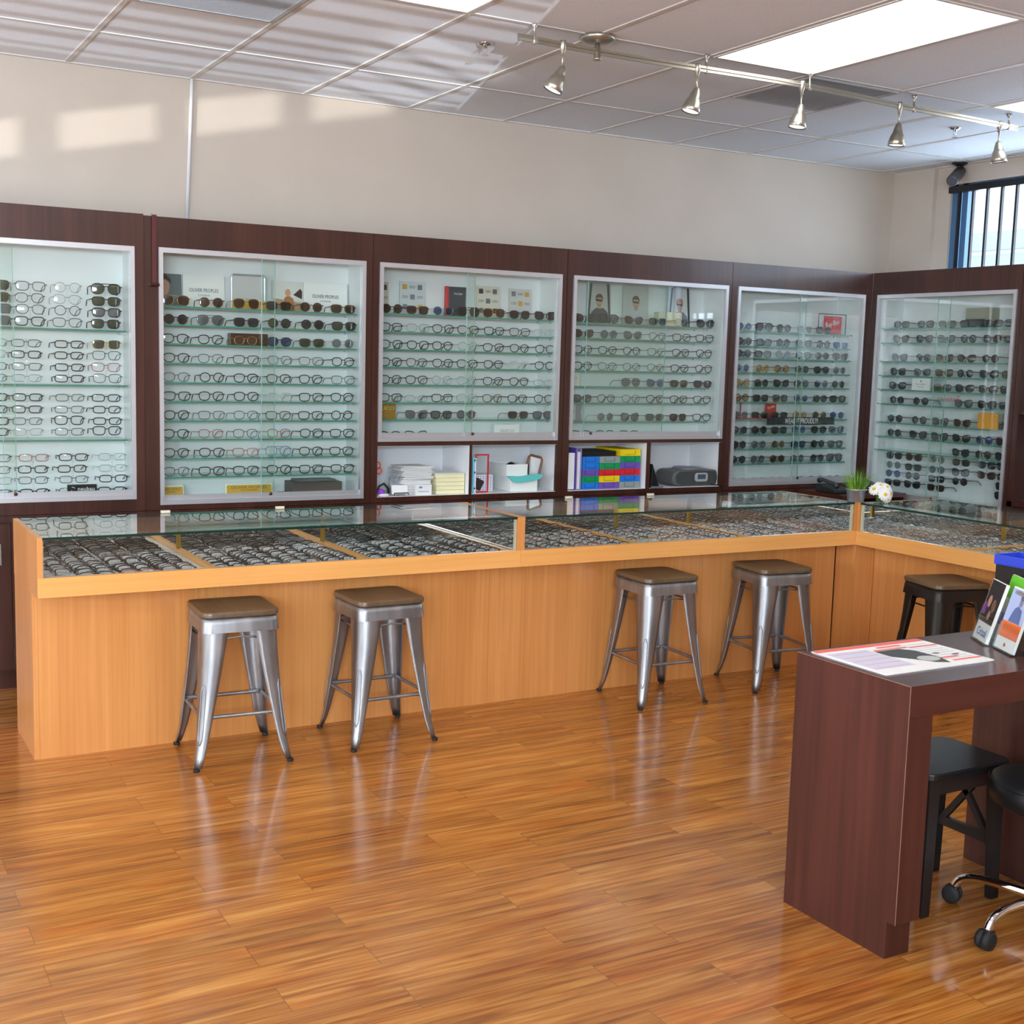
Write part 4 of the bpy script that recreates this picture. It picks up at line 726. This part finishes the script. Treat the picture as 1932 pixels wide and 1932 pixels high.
# ---------------------------------------------------------------- glass counter cases
ZG = .917
def case(label, loc, rotz, L, divs, posts, seams, flip=False, pillar=False):
    t = thing('display_counter', label, 'display counter', loc, rotz); D = .61
    MB().box(.0, .02, .15, D - .01, 0.0, .681).box(0, .02, 0, D, .6815, ZG).build('end_panel', M_beechz, t)
    MB().box(L - .02, L, .15, D - .01, 0.0, .681).box(L - .02, L, 0, D, .6815, ZG).build('end_panel', M_beechz, t)
    xs = [.02] + seams + [L - .02]
    for a, b in zip(xs, xs[1:]): MB().box(a + .0006, b - .0006, .15, .168, 0, .6805).build('front_panel', M_beechz, t)
    MB().box(.0005, L - .0005, -.001, .019, .682, .76).build('fascia', M_beechx, t, bevel=.0008)
    MB().box(.02, L - .02, .58, .6, 0, .72).build('rear_panel', M_beechz, t)
    MB().box(.0205, L - .0205, .0195, .6, .715, .735).build('deck', plain('deck_white', srgb(226, 226, 222), .6), t)
    MB().box(.0205, L - .0205, .02, .034, .735, .7585).build('front_ledge', M_paper, t)
    gf = MB().box(.0215, L - .0215, .003, .009, .7605, .9055).build('front_glass', M_case, t)
    s = MB().m(1).box(.0205, L - .0205, .001, D - .002, .9065, .9165).build('top_glass', [M_case, M_caseedge], t); s.data.polygons.foreach_set('material_index', [0, 0, 1, 1, 1, 1])
    MB().box(.0215, L - .0215, D - .03, D - .024, .7355, .905).build('mirror_back', M_mirror, t)
    MB().box(.0207, .0235, .03, D - .031, .7355, .905).build('mirror_end', M_mirror, t); MB().box(L - .0235, L - .0207, .03, D - .031, .7355, .905).build('mirror_end', M_mirror, t)
    MB().box(.0205, .0245, .0095, .029, .76, .905).box(L - .0245, L - .0205, .0095, .029, .76, .905).build('end_trim', plain('cream_trim', srgb(236, 226, 200), .5), t)
    for x in divs: MB().box(x - .011, x + .011, .035, D - .031, .7355, .757).build('divider', M_beechx, t)
    for x in posts: MB().box(x - .008, x + .008, D - .04, D - .0305, .7575 if any(abs(x - d) < .03 for d in divs) else .7355, .905).build('shelf_standard', M_brass, t)
    if L > 0:
        for x in (.30 * L, .55 * L): MB().box(x - .02, x + .02, D - .012, D + .004, ZG + .0002, ZG + .012).build('glass_clip', plain('clip_cream', srgb(226, 220, 196), .4), t, bevel=.001)
    if pillar: MB().box(-.151 + .01, -.0005, .005, .149, 0, .6805).build('corner_panel', M_beechz, t)
    return t
YF = -1.614
cA = case('beech glass topped display counter at left, two stools at its front', (.761, YF, 0), 0, 2.1300, [.70, 1.39, 2.09], [.69, 1.375], [.66, 2.05])
cB = case('beech glass topped display counter in the middle, near the corner', (2.8915, YF, 0), 0, 2.1235, [.70, 1.40], [.93, 1.42], [.12, 1.19])
cC_ = case('beech glass topped display counter along the right, toward the corner', (5.0155, YF - .0005, 0), R(-90), 2.1, [.70, 1.40], [.5, 1.2], [.9])
t = thing('corner_filler', 'beech corner filler box joining the two counters beside fourth stool', 'corner panel', (5.021, -1.465, 0)); MB().box(0, .143, -.1485, -.0015, 0, .679).build('panel', M_beechz, t)
# eyewear laid in the counters
rg = random.Random(11)
cols = [.845, 1.0, 1.16, 1.325, 1.535, 1.70, 1.865, 2.03, 2.235, 2.41, 2.585, 2.76]
pool = ['ekc', 'qkc', 'ekc', 'pgc', 'qgc', 'ekc', 'pkc', 'esc', 'qbc', 'pkc', 'qkc', 'egc']
rest = []; rows_n = 12; ind_rows = 9
for ci, x in enumerate(cols):
    for r_ in range(rows_n):
        y = -1.552 + r_ * .041; code = rg.choice(pool)
        if x > 1.6 and rg.random() < .3: code = 'qkc'
        if r_ == 0 and ci == 2: code = 'erc'
        loc = (x + rg.uniform(-.005, .005), y, .7365); rot = (R(-52 + rg.uniform(-4, 4)), 0, R(rg.uniform(-3, 3)))
        if r_ < ind_rows: eyewear(code, loc, 0, f"in {ORD[ci]} column from left, {ORD[r_]} row from front glass, left counter", 'eyeglasses laid out in the left counter', True, rot)
        else: rest.append((code, loc, rot))
def fill(x0, x1, y0, y1, ang, tones):
    n = int((x1 - x0) / .152)
    for i in range(n):
        for r_ in range(int((y1 - y0) / .041)):
            x = x0 + (i + .5) * (x1 - x0) / n; y = y0 + r_ * .041
            if ang: rest.append((rg.choice(tones), (5.0155 + (y - YF), YF - (x - 5.0155), .7365), (R(-52 + rg.uniform(-5, 5)), 0, R(-90 + rg.uniform(-4, 4)))))
            else: rest.append((rg.choice(tones), (x + rg.uniform(-.006, .006), y, .7365), (R(-52 + rg.uniform(-5, 5)), 0, R(rg.uniform(-4, 4)))))
tb = ['ekc', 'qkc', 'qbc', 'pbc', 'ebc', 'egc', 'qoc', 'ekc', 'pkc', 'erc']
for a, b in ((2.915, 3.575), (3.61, 4.275), (4.31, 4.985)): fill(a, b, -1.552, -1.05, 0, tb)
for a, b in ((5.045, 5.70), (5.735, 6.395), (6.435, 7.08)): fill(a, b, -1.552, -1.05, 1, ['ebc', 'qsc', 'pbc', 'egc', 'qoc', 'pbc', 'esc', 'ekc'])
big = MB(); mats = [FCOL[k][0] for k in 'kbgsruto'] + [M_lenscase]; ix = {k: i for i, k in enumerate('kbgsruto')}
low = {}
def lowpoly(sh, r):
    m = MB(); nm, a, b, ex = SH[sh]; W2 = 2 * a + .009; hz = b * 1.45
    for s in (-1, 1): m.tube(rim(sh, s, 12), r * 1.05, 4, closed=True)
    m.tube([(-.0105, 0, b * 1.4), (0, 0, b * 1.55), (.0105, 0, b * 1.4)], r, 3)
    m.tube([(-W2 - .007, .006, hz), (-W2 - .003, .016, hz), (.05, .02, hz - .01)], r, 3); m.tube([(W2 + .007, .006, hz), (W2 + .003, .02, hz), (-.05, .024, hz - .01)], r, 3)
    m.m(1)
    for s in (-1, 1): p = rim(sh, s, 12); m.add(p, [tuple(range(12))])
    return m
for code, loc, rot in rest:
    k = code[:2]
    if k not in low: low[k] = lowpoly(code[0], FCOL[code[1]][2])
    m = low[k]; Rm = Euler(rot).to_matrix(); L_ = Vector(loc); b0 = len(big.v)
    big.v += [tuple(Rm @ Vector(p) + L_) for p in m.v]; big.f += [tuple(b0 + i for i in f) for f in m.f]; big.mi += [8 if q else ix[code[1]] for q in m.mi]
o = big.build('eyeglasses', mats); tag(o, 'hundreds more eyeglass frames packed in rows across the glass counters', 'eyeglasses', 'eyeglasses laid out in the counters', 'stuff')
# ---------------------------------------------------------------- metal stools
def metal_stool(label, x, y, rz, metal, src=None, group='metal counter stools with wooden seats'):
    t = thing('metal_stool', label, 'stool', (x, y, 0), rz, group)
    if src:
        for ch in src.children:
            c = link_copy(ch, t)
            for g_ in ch.children: link_copy(g_, c)
        return t
    HS = .585
    def cz(z): return .150 + (HS - z) * .068 + (.010 * ((.12 - z) / .12) ** 2 if z < .12 else 0) - .004 * math.sin(math.pi * min(1, z / HS))
    def leg(sx, sy):
        lv = [0.012, .05, .09, .14, .2, .28, .36, .44, .5, .53, .548, .56, .585]; vs = []; npt = 13
        for z in lv:
            c = cz(z); Lf = .026 + .070 * (z / .53) ** 1.0 if z < .535 else .096 + (z - .535) / .025 * .012
            Lf = min(Lf, .108 if z < .57 else .108); r = min(.05, Lf * .62)
            prof = [(c - Lf, c), (c - (Lf + r) / 2, c)] + [(c - r + r * math.sin(R(a)), c - r + r * math.cos(R(a))) for a in (0, 11.25, 22.5, 33.75, 45, 56.25, 67.5, 78.75, 90)] + [(c, c - (Lf + r) / 2), (c, c - Lf)]
            vs += [(sx * a, sy * b, z) for a, b in prof]
        m = MB(); fs = []
        for i in range(len(lv) - 1):
            for j in range(npt - 1): q = (i * npt + j, i * npt + j + 1, (i + 1) * npt + j + 1, (i + 1) * npt + j); fs.append(q if sx * sy < 0 else q[::-1])
        m.add(vs, fs); o = m.build('leg', metal, t, smooth=True); so = o.modifiers.new('s', 'SOLIDIFY'); so.thickness = .003; so.offset = -1
        # pressed rib on the outer corner
        cpt = lambda z: (sx * (cz(z) - .293 * min(.05, (.026 + .07 * z / .53) * .62) + .0002), sy * (cz(z) - .293 * min(.05, (.026 + .07 * z / .53) * .62) + .0002), z)
        lo_, hi_ = .10, .335; zz = [lo_ + (hi_ - lo_) * k / 10 for k in range(11)]; d = Vector((sx, -sy, 0)).normalized()
        wv_ = lambda z: .0095 * min(1, (z - lo_) / .03 + .15, (hi_ - z) / .015 + .3)
        L1 = [Vector(cpt(z)) + d * wv_(z) for z in zz]; L2 = [Vector(cpt(z)) - d * wv_(z) for z in zz][::-1]
        MB().tube(L1 + L2, .0026, 5, closed=True).build('pressed_rib', metal, o, smooth=True)
        c = cz(.008) - .009; MB().lathe([(.012, 0), (.0135, .003), (.0125, .011)], (sx * c, sy * c, 0), 12).build('rubber_foot', M_rubber, o)
    for sx in (-1, 1):
        for sy in (-1, 1): leg(sx, sy)
    ring = MB(); vs = []; pr0 = rrect(.300, .300, .035, 5); n = len(pr0)
    for z, s in ((.540, .313 / .3), (.575, .306 / .3), (.597, 1.0), (.5985, .9), (.596, .88), (.575, .96), (.545, .985)): vs += [(a * s, b * s, z) for a, b in pr0]
    for i in range(6): ring.f += [(i * n + j, i * n + (j + 1) % n, (i + 1) * n + (j + 1) % n, (i + 1) * n + j) for j in range(n)]
    ring.v = vs; ring.mi = [0] * len(ring.f); ring.build('apron', metal, t, smooth=True)
    m = MB(); pr1 = rrect(.312, .312, .04, 6); n = len(pr1)
    for z, s in ((.599, .97), (.603, 1.0), (.617, 1.0), (.622, .985), (.621, .9), (.6175, .5), (.617, .01)): m.v += [(a * s, b * s, z) for a, b in pr1]
    for i in range(6): m.f += [(i * n + j, i * n + (j + 1) % n, (i + 1) * n + (j + 1) % n, (i + 1) * n + j) for j in range(n)]
    m.f += [tuple(range(n - 1, -1, -1)), tuple(6 * n + j for j in range(n))]; m.mi = [0] * len(m.f)
    o = m.build('wooden_seat', M_seatw, t, smooth=False); o.modifiers.new('e', 'EDGE_SPLIT').split_angle = R(35); o.data.polygons.foreach_set('use_smooth', [True] * len(o.data.polygons))
    z = .205; c = cz(z) - .012
    for (a, b), zz in ((((-1, -1), (1, -1)), z), (((1, -1), (1, 1)), z + .002), (((1, 1), (-1, 1)), z), (((-1, 1), (-1, -1)), z + .002)):
        p, q = Vector((a[0] * c, a[1] * c, zz)), Vector((b[0] * c, b[1] * c, zz)); d = (q - p).normalized()
        MB().tube([p + d * .02, p + d * .05, q - d * .05, q - d * .02], .008, 8).obox(p + d * .03, (.045 if abs(d.x) > .5 else .006, .006 if abs(d.x) > .5 else .045, .018)).obox(q - d * .03, (.045 if abs(d.x) > .5 else .006, .006 if abs(d.x) > .5 else .045, .018)).build('foot_rail', metal, t, smooth=False)
    z = .505; c = cz(z) - .02
    for sy in (-1, 1): MB().tube([(-c, sy * c, z), (-.0, sy * c, z + .012), (c, sy * c, z)], .004, 6).build('upper_brace', metal, t)
    for sx in (-1, 1): MB().tube([(sx * c, -c, z - .006), (sx * c, c, z - .006)], .004, 6).build('upper_brace', metal, t)
    return t
st = metal_stool('brushed metal stool with wooden seat, leftmost of four at the counter', 1.497, -1.695, R(-3), M_steel)
metal_stool('second metal stool from left, right of the counter panel seam', 2.139, -1.700, R(1), M_steel, st)
metal_stool('third metal stool from left, before the middle counter', 3.622, -1.688, R(-2), M_steel, st)
metal_stool('fourth metal stool from left, nearest the counter corner', 4.355, -1.697, R(-8), M_steel, st)
metal_stool('dark gunmetal stool with brown seat behind the reception table', 4.885, -2.37, R(-14), M_darksteel, group='dark metal counter stool')
# ---------------------------------------------------------------- reception table and things on it
tb_ = thing('reception_table', 'dark red mahogany slab table at the right foreground', 'table', (2.59, -4.262, 0)); TW, TD, TH = .892, .445, .79
MB().box(0, .093, 0, TD, .11, TH - .0905).box(0, .093, .03, TD, 0, .11).build('leg_panel', M_deskr, tb_, bevel=.0008)
MB().box(TW - .093, TW, 0, TD, .11, TH - .0905).box(TW - .093, TW, .03, TD, 0, .11).build('leg_panel', M_deskr, tb_, bevel=.0008)
MB().box(0, TW, 0, TD, TH - .09, TH).build('tabletop', M_deskt, tb_, bevel=.0008)
tag(MB().box(-.0015, -.0002, .0, TD, .11, TH - .0015).box(-.0015, -.0002, .03, TD, .0, .11).build('end_veneer', M_deskr, tb_), 'red mahogany end panel')
MB().box(-.0017, .0, -.0012, -.0001, .11, TH).box(-.0018, -.0003, 0, TD, TH - .0013, TH + .0002).build('edge_banding', plain('edge_tan', srgb(150, 112, 92), .5), tb_)
# placard mat
t = thing('printed_placard', 'white printed placard with red header lying on the table', 'placard', (2.843, -3.992, TH)); hw, hd = .225, .150
MB().prism(rrect(.45, .305, .008), 0.0003, .003).build('board', M_paper, t)
def flat(nm, x0, x1, y0, y1, mat, z=.0031): MB().box(x0, x1, y0, y1, z, z + .0003).build(nm, mat, t)
coral = plain('coral_print', srgb(236, 104, 84), .5); pl = plain('print_pale_lilac', srgb(208, 208, 226), .5)
flat('red_header', -hw, hw, hd - .028, hd, coral)
for x0, x1, y in ((-.0, .1, .098), (.10, .22, .062), (.02, .16, -.075), (.10, .22, -.11), (-.04, .10, .07)): flat('red_bar', x0, x1, y, y + .012, coral)
flat('lilac_panel', -.21, -.05, -.10, .10, pl)
for k in range(5): flat('red_rule', -.20, -.06, -.09 + k * .042, -.0885 + k * .042, coral, .0035)
for k in range(9): flat('text_line', -.02 + (k % 3) * .02, .2, .09 - k * .022, .0915 - k * .022, plain('text_grey', srgb(170, 174, 178), .6), .0035)
MB().prism([(-.045, .065), (.055, .065), (.085, .03), (.09, -.06), (.07, -.12), (.03, -.1), (-.01, -.04), (-.045, .0)], .0036, .004).build('printed_photo', plain('photo_black', srgb(56, 60, 58), .5), t)
MB().prism(ell(.045, -.06, .038, .03), .0041, .0044).build('printed_face', plain('photo_pale', srgb(190, 192, 190), .5), t)
for x in (.12, .17): MB().prism(ell(x, -.02 - .03 * (x > .15), .014, .007), .0041, .0044).build('printed_eye', plain('photo_grey', srgb(120, 124, 124), .5), t)
# brochure holders
def holder(label, x, y, rz, w, h, body):
    t = thing('brochure_holder', label, 'brochure holder', (x, y, TH), rz)
    ln = R(-16); e = Euler((ln, 0, 0)).to_matrix(); tf = lambda a, b, c: tuple(e @ Vector((a, b, c)))
    m = MB(); m.v = []; 
    def ob(x0, x1, y0, y1, z0, z1): 
        b_ = len(m.v); q = MB().box(x0, x1, y0, y1, z0, z1); m.v += [tf(*p) for p in q.v]; m.f += [tuple(b_ + i for i in f) for f in q.f]; m.mi += [0] * 6
    ob(-w / 2, w / 2, .034, .036, .006, h * .8); ob(-w / 2, w / 2, -.001, .001, .006, h * .45); ob(-w / 2, -w / 2 + .002, .001, .034, .006, h * .6); ob(w / 2 - .002, w / 2, .001, .034, .006, h * .6); ob(-w / 2, w / 2, 0, .035, .004, .006)
    m.build('holder', M_acryl, t)
    MB().box(-w / 2, w / 2, .0, .075, 0, .003).build('foot', M_acryl, t)
    return t, ln
def brochure(label, x, y, rz, w, h, off, prints):
    t = thing('brochure', label, 'brochure', (x, y, TH), 0); t.rotation_euler = Euler((R(-16), 0, rz), 'XYZ')
    MB().box(-w / 2 + .003, w / 2 - .003, off, off + .010, .008, h).build('leaflets', M_paper, t)
    for nm, pts, mt in prints: MB().prism(pts, off - .0007, off - .0001, lambda a, b, c: (a, c, b)).build(nm, mt, t)
    return t, off
rz = R(-58)
W1 = .105
def R4(x0, x1, z0, z1): return [(x0, z0), (x1, z0), (x1, z1), (x0, z1)]
grn = plain('print_green', srgb(110, 205, 50), .5); dk = plain('print_dark', srgb(34, 28, 34), .5); bl = plain('print_royal', srgb(50, 110, 200), .5); org = plain('print_orange', srgb(240, 110, 36), .5); pur = plain('print_purple', srgb(140, 70, 170), .5); lb = plain('print_lightblue', srgb(170, 186, 226), .5)
W1 = .128; rz = R(-122); hx1, hy1 = 3.228, -3.94
holder('clear acrylic brochure holder nearest the placard on the table', hx1, hy1, rz, W1, .20, 0)
t, _ = brochure('brochure with dark group photo and blue lettering, left holder', hx1, hy1, rz, W1, .205, .004, [('dark_photo', R4(-.058, .058, .066, .203), dk), ('printed_face', ell(-.022, .135, .014, .02), skin), ('printed_face', ell(.02, .125, .015, .022), skin), ('printed_hand', ell(.005, .092, .012, .016), skin), ('purple_shirt', R4(-.058, -.034, .09, .13), pur)])
text('lettering', 'Crizal', t, bl, (.0, .0031, .036), UP, .08, .026)
hx3, hy3 = hx1 - .047 * math.sin(rz), hy1 + .047 * math.cos(rz)
t, _ = brochure('tall green and blue brochure at the back of left holder', hx3, hy3, rz, W1, .225, .012, [('green_header', R4(-.061, .061, .15, .224), grn), ('blue_band', R4(-.061, .061, .06, .10), bl)])
hx2, hy2 = 3.178, -4.072
holder('clear acrylic brochure holder at right, orange leaflet inside', hx2, hy2, R(-116), W1, .20, 0)
t, _ = brochure('brochure of a person in blue with an orange lower half', hx2, hy2, R(-116), W1, .205, .004, [('orange_panel', R4(-.061, .061, .046, .096), org), ('pale_photo', R4(-.061, .061, .096, .20), lb), ('printed_jacket', [(-.03, .097), (.045, .097), (.035, .14), (.005, .15), (-.015, .14)], plain('print_jacket', srgb(120, 140, 205), .5)), ('printed_face', ell(.014, .163, .011, .015), skin), ('printed_hair', ell(.014, .178, .013, .008), hair), ('gold_title', R4(-.045, .02, .182, .196), YEL), ('red_mark', ell(.0, .025, .006, .006), M_red)])
holder('empty clear acrylic brochure holder cut off at the right edge', 3.235, -4.19, R(-112), W1, .20, 0)
# organiser with blue tray
t = thing('desk_organizer', 'black desk organiser at the right end of the table', 'organiser', (3.415, -3.975, TH)); MB().box(-.055, .055, -.1, .09, 0, .004).box(-.055, -.051, -.1, .09, .004, .235).box(.051, .055, -.1, .09, .004, .235).box(-.051, .051, .086, .09, .004, .235).box(-.051, .051, -.1, -.096, .004, .09).box(-.051, .051, -.096, .086, .23, .235).build('body', M_black, t)
MB().box(-.045, .045, -.085, .07, .005, .06).build('files', plain('file_grey', srgb(110, 112, 116), .5), t)
t = thing('letter_tray', 'blue plastic tray on top of the black desk organiser', 'tray', (3.415, -3.975, TH + .2355)); bp = plain('tray_blue', srgb(40, 66, 190), .4); MB().box(-.06, .06, -.105, .095, 0, .004).box(-.06, -.056, -.105, .095, .004, .032).box(.056, .06, -.105, .095, .004, .032).box(-.056, .056, -.105, -.101, .004, .032).box(-.056, .056, .091, .095, .004, .032).build('tray', bp, t, bevel=.001)
# black wooden stool under the table
t = thing('wooden_step_stool', 'black wooden stool with crossed side braces under the table', 'stool', (3.055, -3.965, 0)); zs = .45
MB().prism([(a, b) for a, b in rrect(.375, .285, .045, 6)], zs - .022, zs).build('seat', M_blackw, t, bevel=.004)
MB().box(-.155, .155, -.118, -.100, zs - .075, zs - .022).box(-.155, .155, .100, .118, zs - .075, zs - .022).box(-.155, -.137, -.1, .1, zs - .075, zs - .022).box(.137, .155, -.1, .1, zs - .075, zs - .022).build('apron', M_blackw, t)
for sx in (-1, 1):
    for sy in (-1, 1):
        vs = []
        for z, g_, wd in ((0, .012, .018), (zs - .022, 0, .024)):
            cx, cy = sx * (.142 + g_), sy * (.108 + g_ * .8); vs += [(cx - wd, cy - wd * .7, z), (cx + wd, cy - wd * .7, z), (cx + wd, cy + wd * .7, z), (cx - wd, cy + wd * .7, z)]
        MB().add(vs, [(0, 3, 2, 1), (4, 5, 6, 7), (0, 1, 5, 4), (1, 2, 6, 5), (2, 3, 7, 6), (3, 0, 4, 7)]).build('leg', M_blackw, t, bevel=.002)
    x = sx * .15
    MB().box(x - .009, x + .009, -.11, .11, .17, .20).build('side_rail', M_blackw, t)
    for s2 in (-1, 1): MB().add([(x - .008, s2 * .095, .2), (x + .008, s2 * .095, .2), (x + .008, s2 * .07, .2), (x - .008, s2 * .07, .2), (x - .008, -s2 * .05 + s2 * .012, .375), (x + .008, -s2 * .05 + s2 * .012, .375), (x + .008, -s2 * .05 - s2 * .013, .375), (x - .008, -s2 * .05 - s2 * .013, .375)] if s2 < 9 else [], [(0, 3, 2, 1), (4, 5, 6, 7), (0, 1, 5, 4), (1, 2, 6, 5), (2, 3, 7, 6), (3, 0, 4, 7)]).build('diagonal_brace', M_blackw, t)
# rolling stool
t = thing('rolling_stool', 'black round padded stool with chrome wheeled base, cut off at right', 'stool', (3.165, -4.30, 0))
MB().lathe([(.06, .375), (.155, .378), (.172, .39), (.176, .42), (.170, .452), (.158, .462), (.08, .468), (.001, .469)], n=40).build('padded_seat', M_vinyl, t, smooth=True)
MB().lathe([(.176, .446), (.179, .449), (.176, .453)], n=40, cap=False).build('seat_piping', M_vinyl, t, smooth=True)
MB().lathe([(.016, .2), (.016, .372), (.05, .374)], n=20).lathe([(.026, .085), (.026, .2), (.016, .201)], n=20).build('gas_column', M_chrome, t, smooth=True)
MB().lathe([(.03, .07), (.042, .078), (.042, .11), (.028, .125)], n=24).build('hub', M_chrome, t, smooth=True)
for k in range(5):
    a = R(184 - 72 * k); d = Vector((math.cos(a), math.sin(a), 0)); pts = catm([tuple(d * r_ + Vector((0, 0, z))) for r_, z in ((.03, .095), (.12, .10), (.2, .098), (.245, .082), (.262, .055))], 4)
    MB().tube(pts, [.015] * 5 + [.0135] * (len(pts) - 5), 10).build('base_arm', M_chrome, t, smooth=True)
    c = thing('caster', None, None) if False else None
    pc = d * .268; sd = Vector((-d.y, d.x, 0)); e = Euler((0, R(90), a)).to_matrix() ; e = Matrix((sd, d, Vector((0, 0, 1)))).transposed() @ Euler((0, R(90), 0)).to_matrix()
    w = MB().lathe([(.010, -.021), (.026, -.020), (.029, -.012), (.029, -.004), (.012, -.003), (.012, .003), (.029, .004), (.029, .012), (.026, .020), (.010, .021)], tuple(pc + Vector((0, 0, .0295))), 20, e).build('caster', M_rubber, t, smooth=True)
    MB().obox(pc + Vector((0, 0, .052)) - d * .005, (.03, .036, .012), (0, 0, a)).build('caster_hood', M_black, w, bevel=.004)
# ---------------------------------------------------------------- plant, daisies, phones in the corner
t = thing('potted_grass', 'green artificial grass in a galvanised pot on the counter corner', 'potted plant', (5.022, -1.590, ZG + .0005)); t.scale = (1.12, 1.12, 1.12)
MB().lathe([(.038, 0), (.040, .003), (.049, .058), (.052, .060), (.052, .064), (.049, .064), (.046, .055), (.001, .052)], n=28, cap=False).build('pot', noise_col('galvanised', srgb(176, 184, 194), srgb(206, 212, 220), nscale=14, rough=.28, metal=.85), t, smooth=True)
m = MB(); rg = random.Random(9)
for k in range(190):
    a = rg.uniform(0, 6.28); r_ = .043 * math.sqrt(rg.random()); b = Vector((r_ * math.cos(a), r_ * math.sin(a), .05)); h = rg.uniform(.07, .135) * (1.1 - r_ * 5); o_ = Vector((math.cos(a), math.sin(a), 0)) * (r_ * 1.3 + rg.uniform(0, .02)) + Vector((rg.uniform(-.012, .012), rg.uniform(-.012, .012), 0))
    w = Vector((-math.sin(a), math.cos(a), 0)) * .0022 if rg.random() < .5 else Vector((.0022, 0, 0)); vs = []
    for i in range(5):
        f = i / 4; p = b + o_ * f * f + Vector((0, 0, h * (f - .12 * f * f * (o_.length / .05)))); ww = w * (1 - f * .95); vs += [p - ww, p + ww]
    m.m(rg.choice((0, 0, 1, 2))).add(vs, [(2 * i, 2 * i + 1, 2 * i + 3, 2 * i + 2) for i in range(4)])
o = m.build('grass_blades', [plain('grass_mid', srgb(96, 150, 40), .5), plain('grass_light', srgb(160, 200, 70), .5), plain('grass_dark', srgb(50, 104, 44), .5)], t); o['kind'] = 'stuff'
t = thing('daisy_bunch', 'bunch of white daisies with yellow centres beside the potted grass', 'flowers', (5.135, -1.675, ZG + .0005)); t.scale = (1.45, 1.45, 1.35); pw = plain('petal_white', srgb(244, 244, 240), .6); yc = plain('daisy_yellow', srgb(232, 190, 20), .6); gs = plain('stem_green', srgb(80, 120, 50), .6)
def daisy(c, nrm, r_):
    e = Vector(nrm).normalized().to_track_quat('Z', 'Y').to_matrix(); c = Vector(c); m = MB(); rg2 = random.Random(int(c.x * 1e5))
    for lay in (0, 1):
        for k in range(12):
            a = 2 * math.pi * (k + .5 * lay) / 12; vs = []
            for f, w in ((.18, .10), (.6, .17), (.92, .13), (1.0, .03)):
                for s in (-1, 1): vs.append(c + e @ Vector((r_ * (f * math.cos(a) - s * w * math.sin(a)), r_ * (f * math.sin(a) + s * w * math.cos(a)), r_ * (.15 * lay - .35 * f * f * (1 - .4 * lay)))))
            m.add(vs, [(2 * i, 2 * i + 1, 2 * i + 3, 2 * i + 2) for i in range(3)])
    o = m.build('flower', pw, t); MB().lathe([(r_ * .30, 0), (r_ * .3, r_ * .12), (r_ * .18, r_ * .22), (.0001, r_ * .24)], tuple(c), 12, e).build('flower_centre', yc, o)
for c, n_, r_ in (((-.018, -.03, .038), (-.3, -1, .25), .026), ((.022, -.018, .04), (.35, -1, .15), .025), ((-.01, .0, .07), (-.2, -.6, 1), .026), ((.02, .012, .066), (.4, -.3, 1), .024), ((-.034, .01, .055), (-1, -.4, .6), .024), ((.0, -.02, .066), (0, -1, .8), .022), ((.04, .01, .045), (1, -.5, .5), .022), ((.002, .03, .05), (0, 1, .6), .025), ((-.002, -.03, .02), (0, -1, -.2), .022)): daisy(c, n_, r_)
blob('leaf_mass', gs, t, (0, 0, 0), (.024, .024, .022), 6, .2)
t = thing('corner_desk', 'low mahogany corner desk behind the counters', 'desk', (5.70, -.80, 0)); MB().box(0, .56, 0, .40, .82, .845).build('top', M_mahogx, t); MB().box(0, .02, 0, .4, 0, .82).box(.54, .56, 0, .40, 0, .82).build('side_panel', M_mahog, t)
for x, lab in ((5.80, 'dark desk telephone left of the potted grass, behind counter'), (6.12, 'grey desk telephone behind the daisies')):
    t = thing('desk_telephone', lab, 'telephone', (x, -.62, .8455)); MB().add([(-.08, -.09, 0), (.08, -.09, 0), (.08, .09, 0), (-.08, .09, 0), (-.08, -.09, .018), (.08, -.09, .018), (.08, .09, .05), (-.08, .09, .05)], [(0, 3, 2, 1), (4, 5, 6, 7), (0, 1, 5, 4), (1, 2, 6, 5), (2, 3, 7, 6), (3, 0, 4, 7)]).build('base', M_black, t, bevel=.004)
    MB().tube([(-.055, -.085, .045), (-.055, -.06, .06), (-.055, .05, .078), (-.055, .085, .07)], [.018, .012, .012, .018], 8).build('handset', plain('phone_dark', srgb(60, 62, 66), .35), t, smooth=True)
print('EYE', NEYE, 'stuff', len(rest), 'objs', len(bpy.data.objects))
